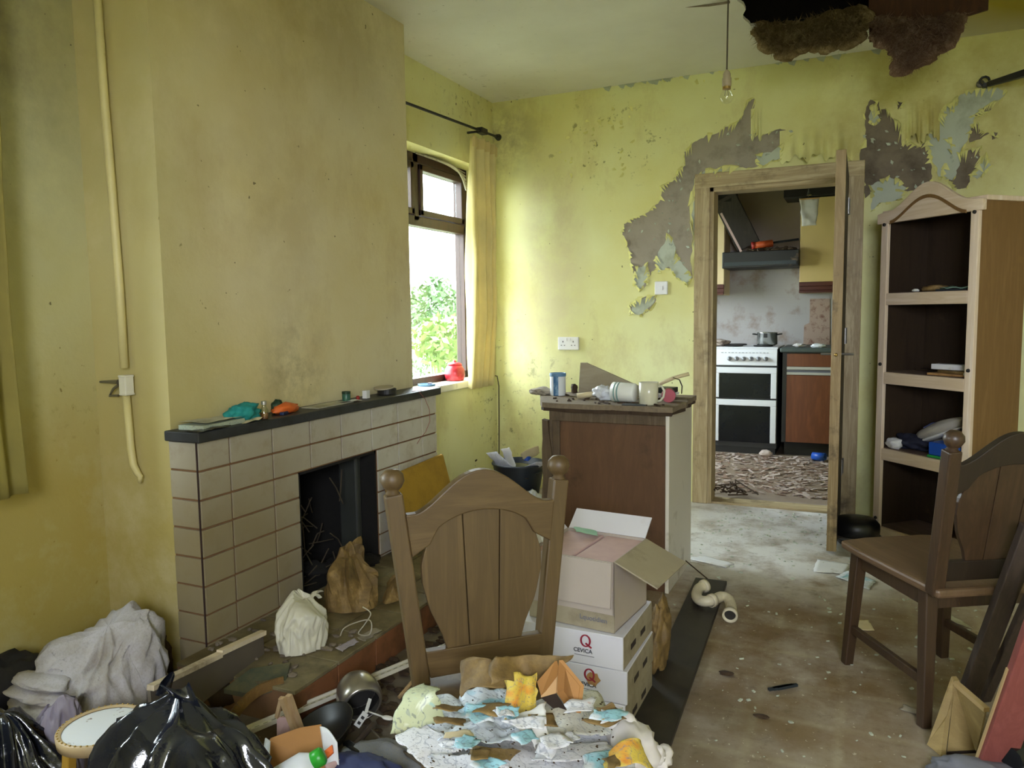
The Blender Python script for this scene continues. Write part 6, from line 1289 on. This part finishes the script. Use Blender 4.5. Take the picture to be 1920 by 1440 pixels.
a, b = B(1415, 470, 6.95), B(1362, 392, 6.88); tag(MB().bar(a+Vector((-.05, 0, .04)), b+Vector((-.02, 0, .10)), .20, .05, (0, -1, 0)).build('fallen_beam', 'beam_dark', None, world=True, bev=.004), 'dark fallen roof board leaning on the left of the cooker hood', 'beam')
a, b = B(1390, 472, 6.80), B(1352, 400, 6.80); tag(MB().bar(a, b, .018, .018).build('timber_lath', 'carton_pink', None, world=True), 'thin pale lath leaning in front of the fallen dark board above the hood', 'lath')
plain('can_orange', 'c2552a', .4, .2, 14); c = B(1412, 463, 6.84); t = thing('paint_can', 'orange and red tube lying on the cooker hood', 'tube', c)
MB().lathe([(0, 0), (.030, 0), (.030, .17), (0, .17)], 18, c+Vector((-.01, 0, .008)), (1, .25, .12)).build('tube_body', 'can_orange', t, world=True, smooth=True); MB().lathe([(.0, -.004), (.034, -.004), (.034, .02), (.03, .02)], 18, c+Vector((-.01, 0, .008)), (1, .25, .12)).build('red_cap', 'red_plastic', t, world=True, smooth=True); MB().tube([c+Vector((.15, .04, .03)), c+Vector((.36, .05, .05))], .009, 8).build('nozzle', 'plastic_black', t, world=True)
# hanging white item
m = sheet([B(1498, 372, 6.6), B(1536, 372, 6.6), B(1530, 422, 6.6), B(1504, 424, 6.6)], 10, 10, .012, 9, 3)
t = thing('hanging_rag', 'white ragged sheet hanging in front of the right wall unit', 'rag', B(1516, 424, 6.6)); m.build('sheet', 'tissue', t, world=True, smooth=True, solid=.002); MB().tube([B(1516, 372, 6.6), Vector((B(1517, 330, 6.6).x, 6.6, 2.462))], .003, 5).build('cord', 'iron_black', t, world=True); MB().span(tuple(B(1499, 375, 6.61)), tuple(B(1537, 370, 6.59))).build('top_bar', 'tan_card', t, world=True)
c = B(1517, 366, 6.6); MB().lathe([(0, 0), (.02, 0), (.012, .03), (0, .03)], 12, c).build('hook', 'steel_bright', t, world=True)
# tiled patch of bare plaster, dark soffit
g = N('splash_tile'); g.out(g.mix(g.step(g.noise(18, 5, .7), .5, .66), lin('9c8474'), lin('6e4a3c')), .5)
m = MB(); p = [B(a, b, KY) for a, b in ((1519, 560), (1556, 560), (1556, 650), (1506, 650), (1508, 610), (1518, 605))]; m.prism([v+Vector((0, -.006, 0)) for v in p], (0, .005, 0)); m.build('stained_tiles', 'splash_tile', bpy.data.objects['wall_kitchen_back'], world=True)
m = MB(); p = [B(a, b, KY) for a, b in ((1358, 350), (1500, 350), (1500, 470), (1358, 470))]; m.prism([v+Vector((0, -.004, 0)) for v in p], (0, .003, 0)); m.build('bare_chimney_patch', 'kitchen_plaster', bpy.data.objects['wall_kitchen_back'], world=True)
sz = B(1345, 380, 6.88).z
struct('trim_3', MB().span((-2.3, 6.86, sz), (B(1372, 372, 6.88).x, KY, 2.46)).span((B(1470, 360, 6.88).x, 6.86, UZ1+.01), (.9, KY, 2.46)), 'loft_dark')
# rubbish on the kitchen floor
plain('debris_pink', 'c2b0a6', .8, .15, 14); plain('debris_brown', '8a6f5e', .85, .2, 14)
pl = None
for nm, mt, n, sd in (('fallen_plaster', 'debris_pink', 700, 3), ('brown_shreds', 'debris_brown', 420, 4)):
    r = random.Random(sd); m = MB()
    for k in range(n):
        p = Vector((r.uniform(-1.55, .0), r.uniform(5.15, 6.52), .003+r.random()*.008)); s = r.uniform(.008, .034)
        m.box(p, (s*2.2, s*.7, .003), (r.uniform(-.25, .25), r.uniform(-.25, .25), r.gauss(.2, .7)))
    o = m.build(nm, mt, pl, world=True)
    if pl is None: pl = tag(o, 'pale flakes of fallen plaster carpeting the kitchen floor', 'debris', None, 'stuff')
    else: o['kind'] = 'stuff'
m = MB(); r = random.Random(5); c = F(1358, 922, .03)
for k in range(16):
    a = c+Vector((r.gauss(0, .06), r.gauss(0, .04), 0)); m.tube([a, a+Vector((r.gauss(0, .05), r.gauss(0, .04), r.uniform(.0, .06))), a+Vector((r.gauss(0, .09), r.gauss(0, .05), r.uniform(-.02, .05)))], .005, 5)
tag(m.build('dead_plant', 'chip_dark', None, world=True), 'dark dead twiggy plant on the kitchen floor just inside the door', 'plant')
c = F(1432, 856, .03); tag(MB().blob((c.x, 6.48, .03), (.05, .04, .03), 8, .3, 2, 3, .002).build('stone', 'debris_pink', None, world=True), 'pale lump of rubble on the floor in front of the cooker', 'rubble')
c = F(1535, 858, .03); t = thing('blue_cup', 'bright blue cup lying on the kitchen floor by the brown unit', 'cup', (c.x, 6.45, .035)); MB().lathe([(0, -.05), (.03, -.05), (.036, .05), (.033, .05), (.028, -.045), (0, -.045)], 20, axis=(.9, -.3, 0), cap=False).build('cup_body', 'blue_plastic', t, smooth=True)
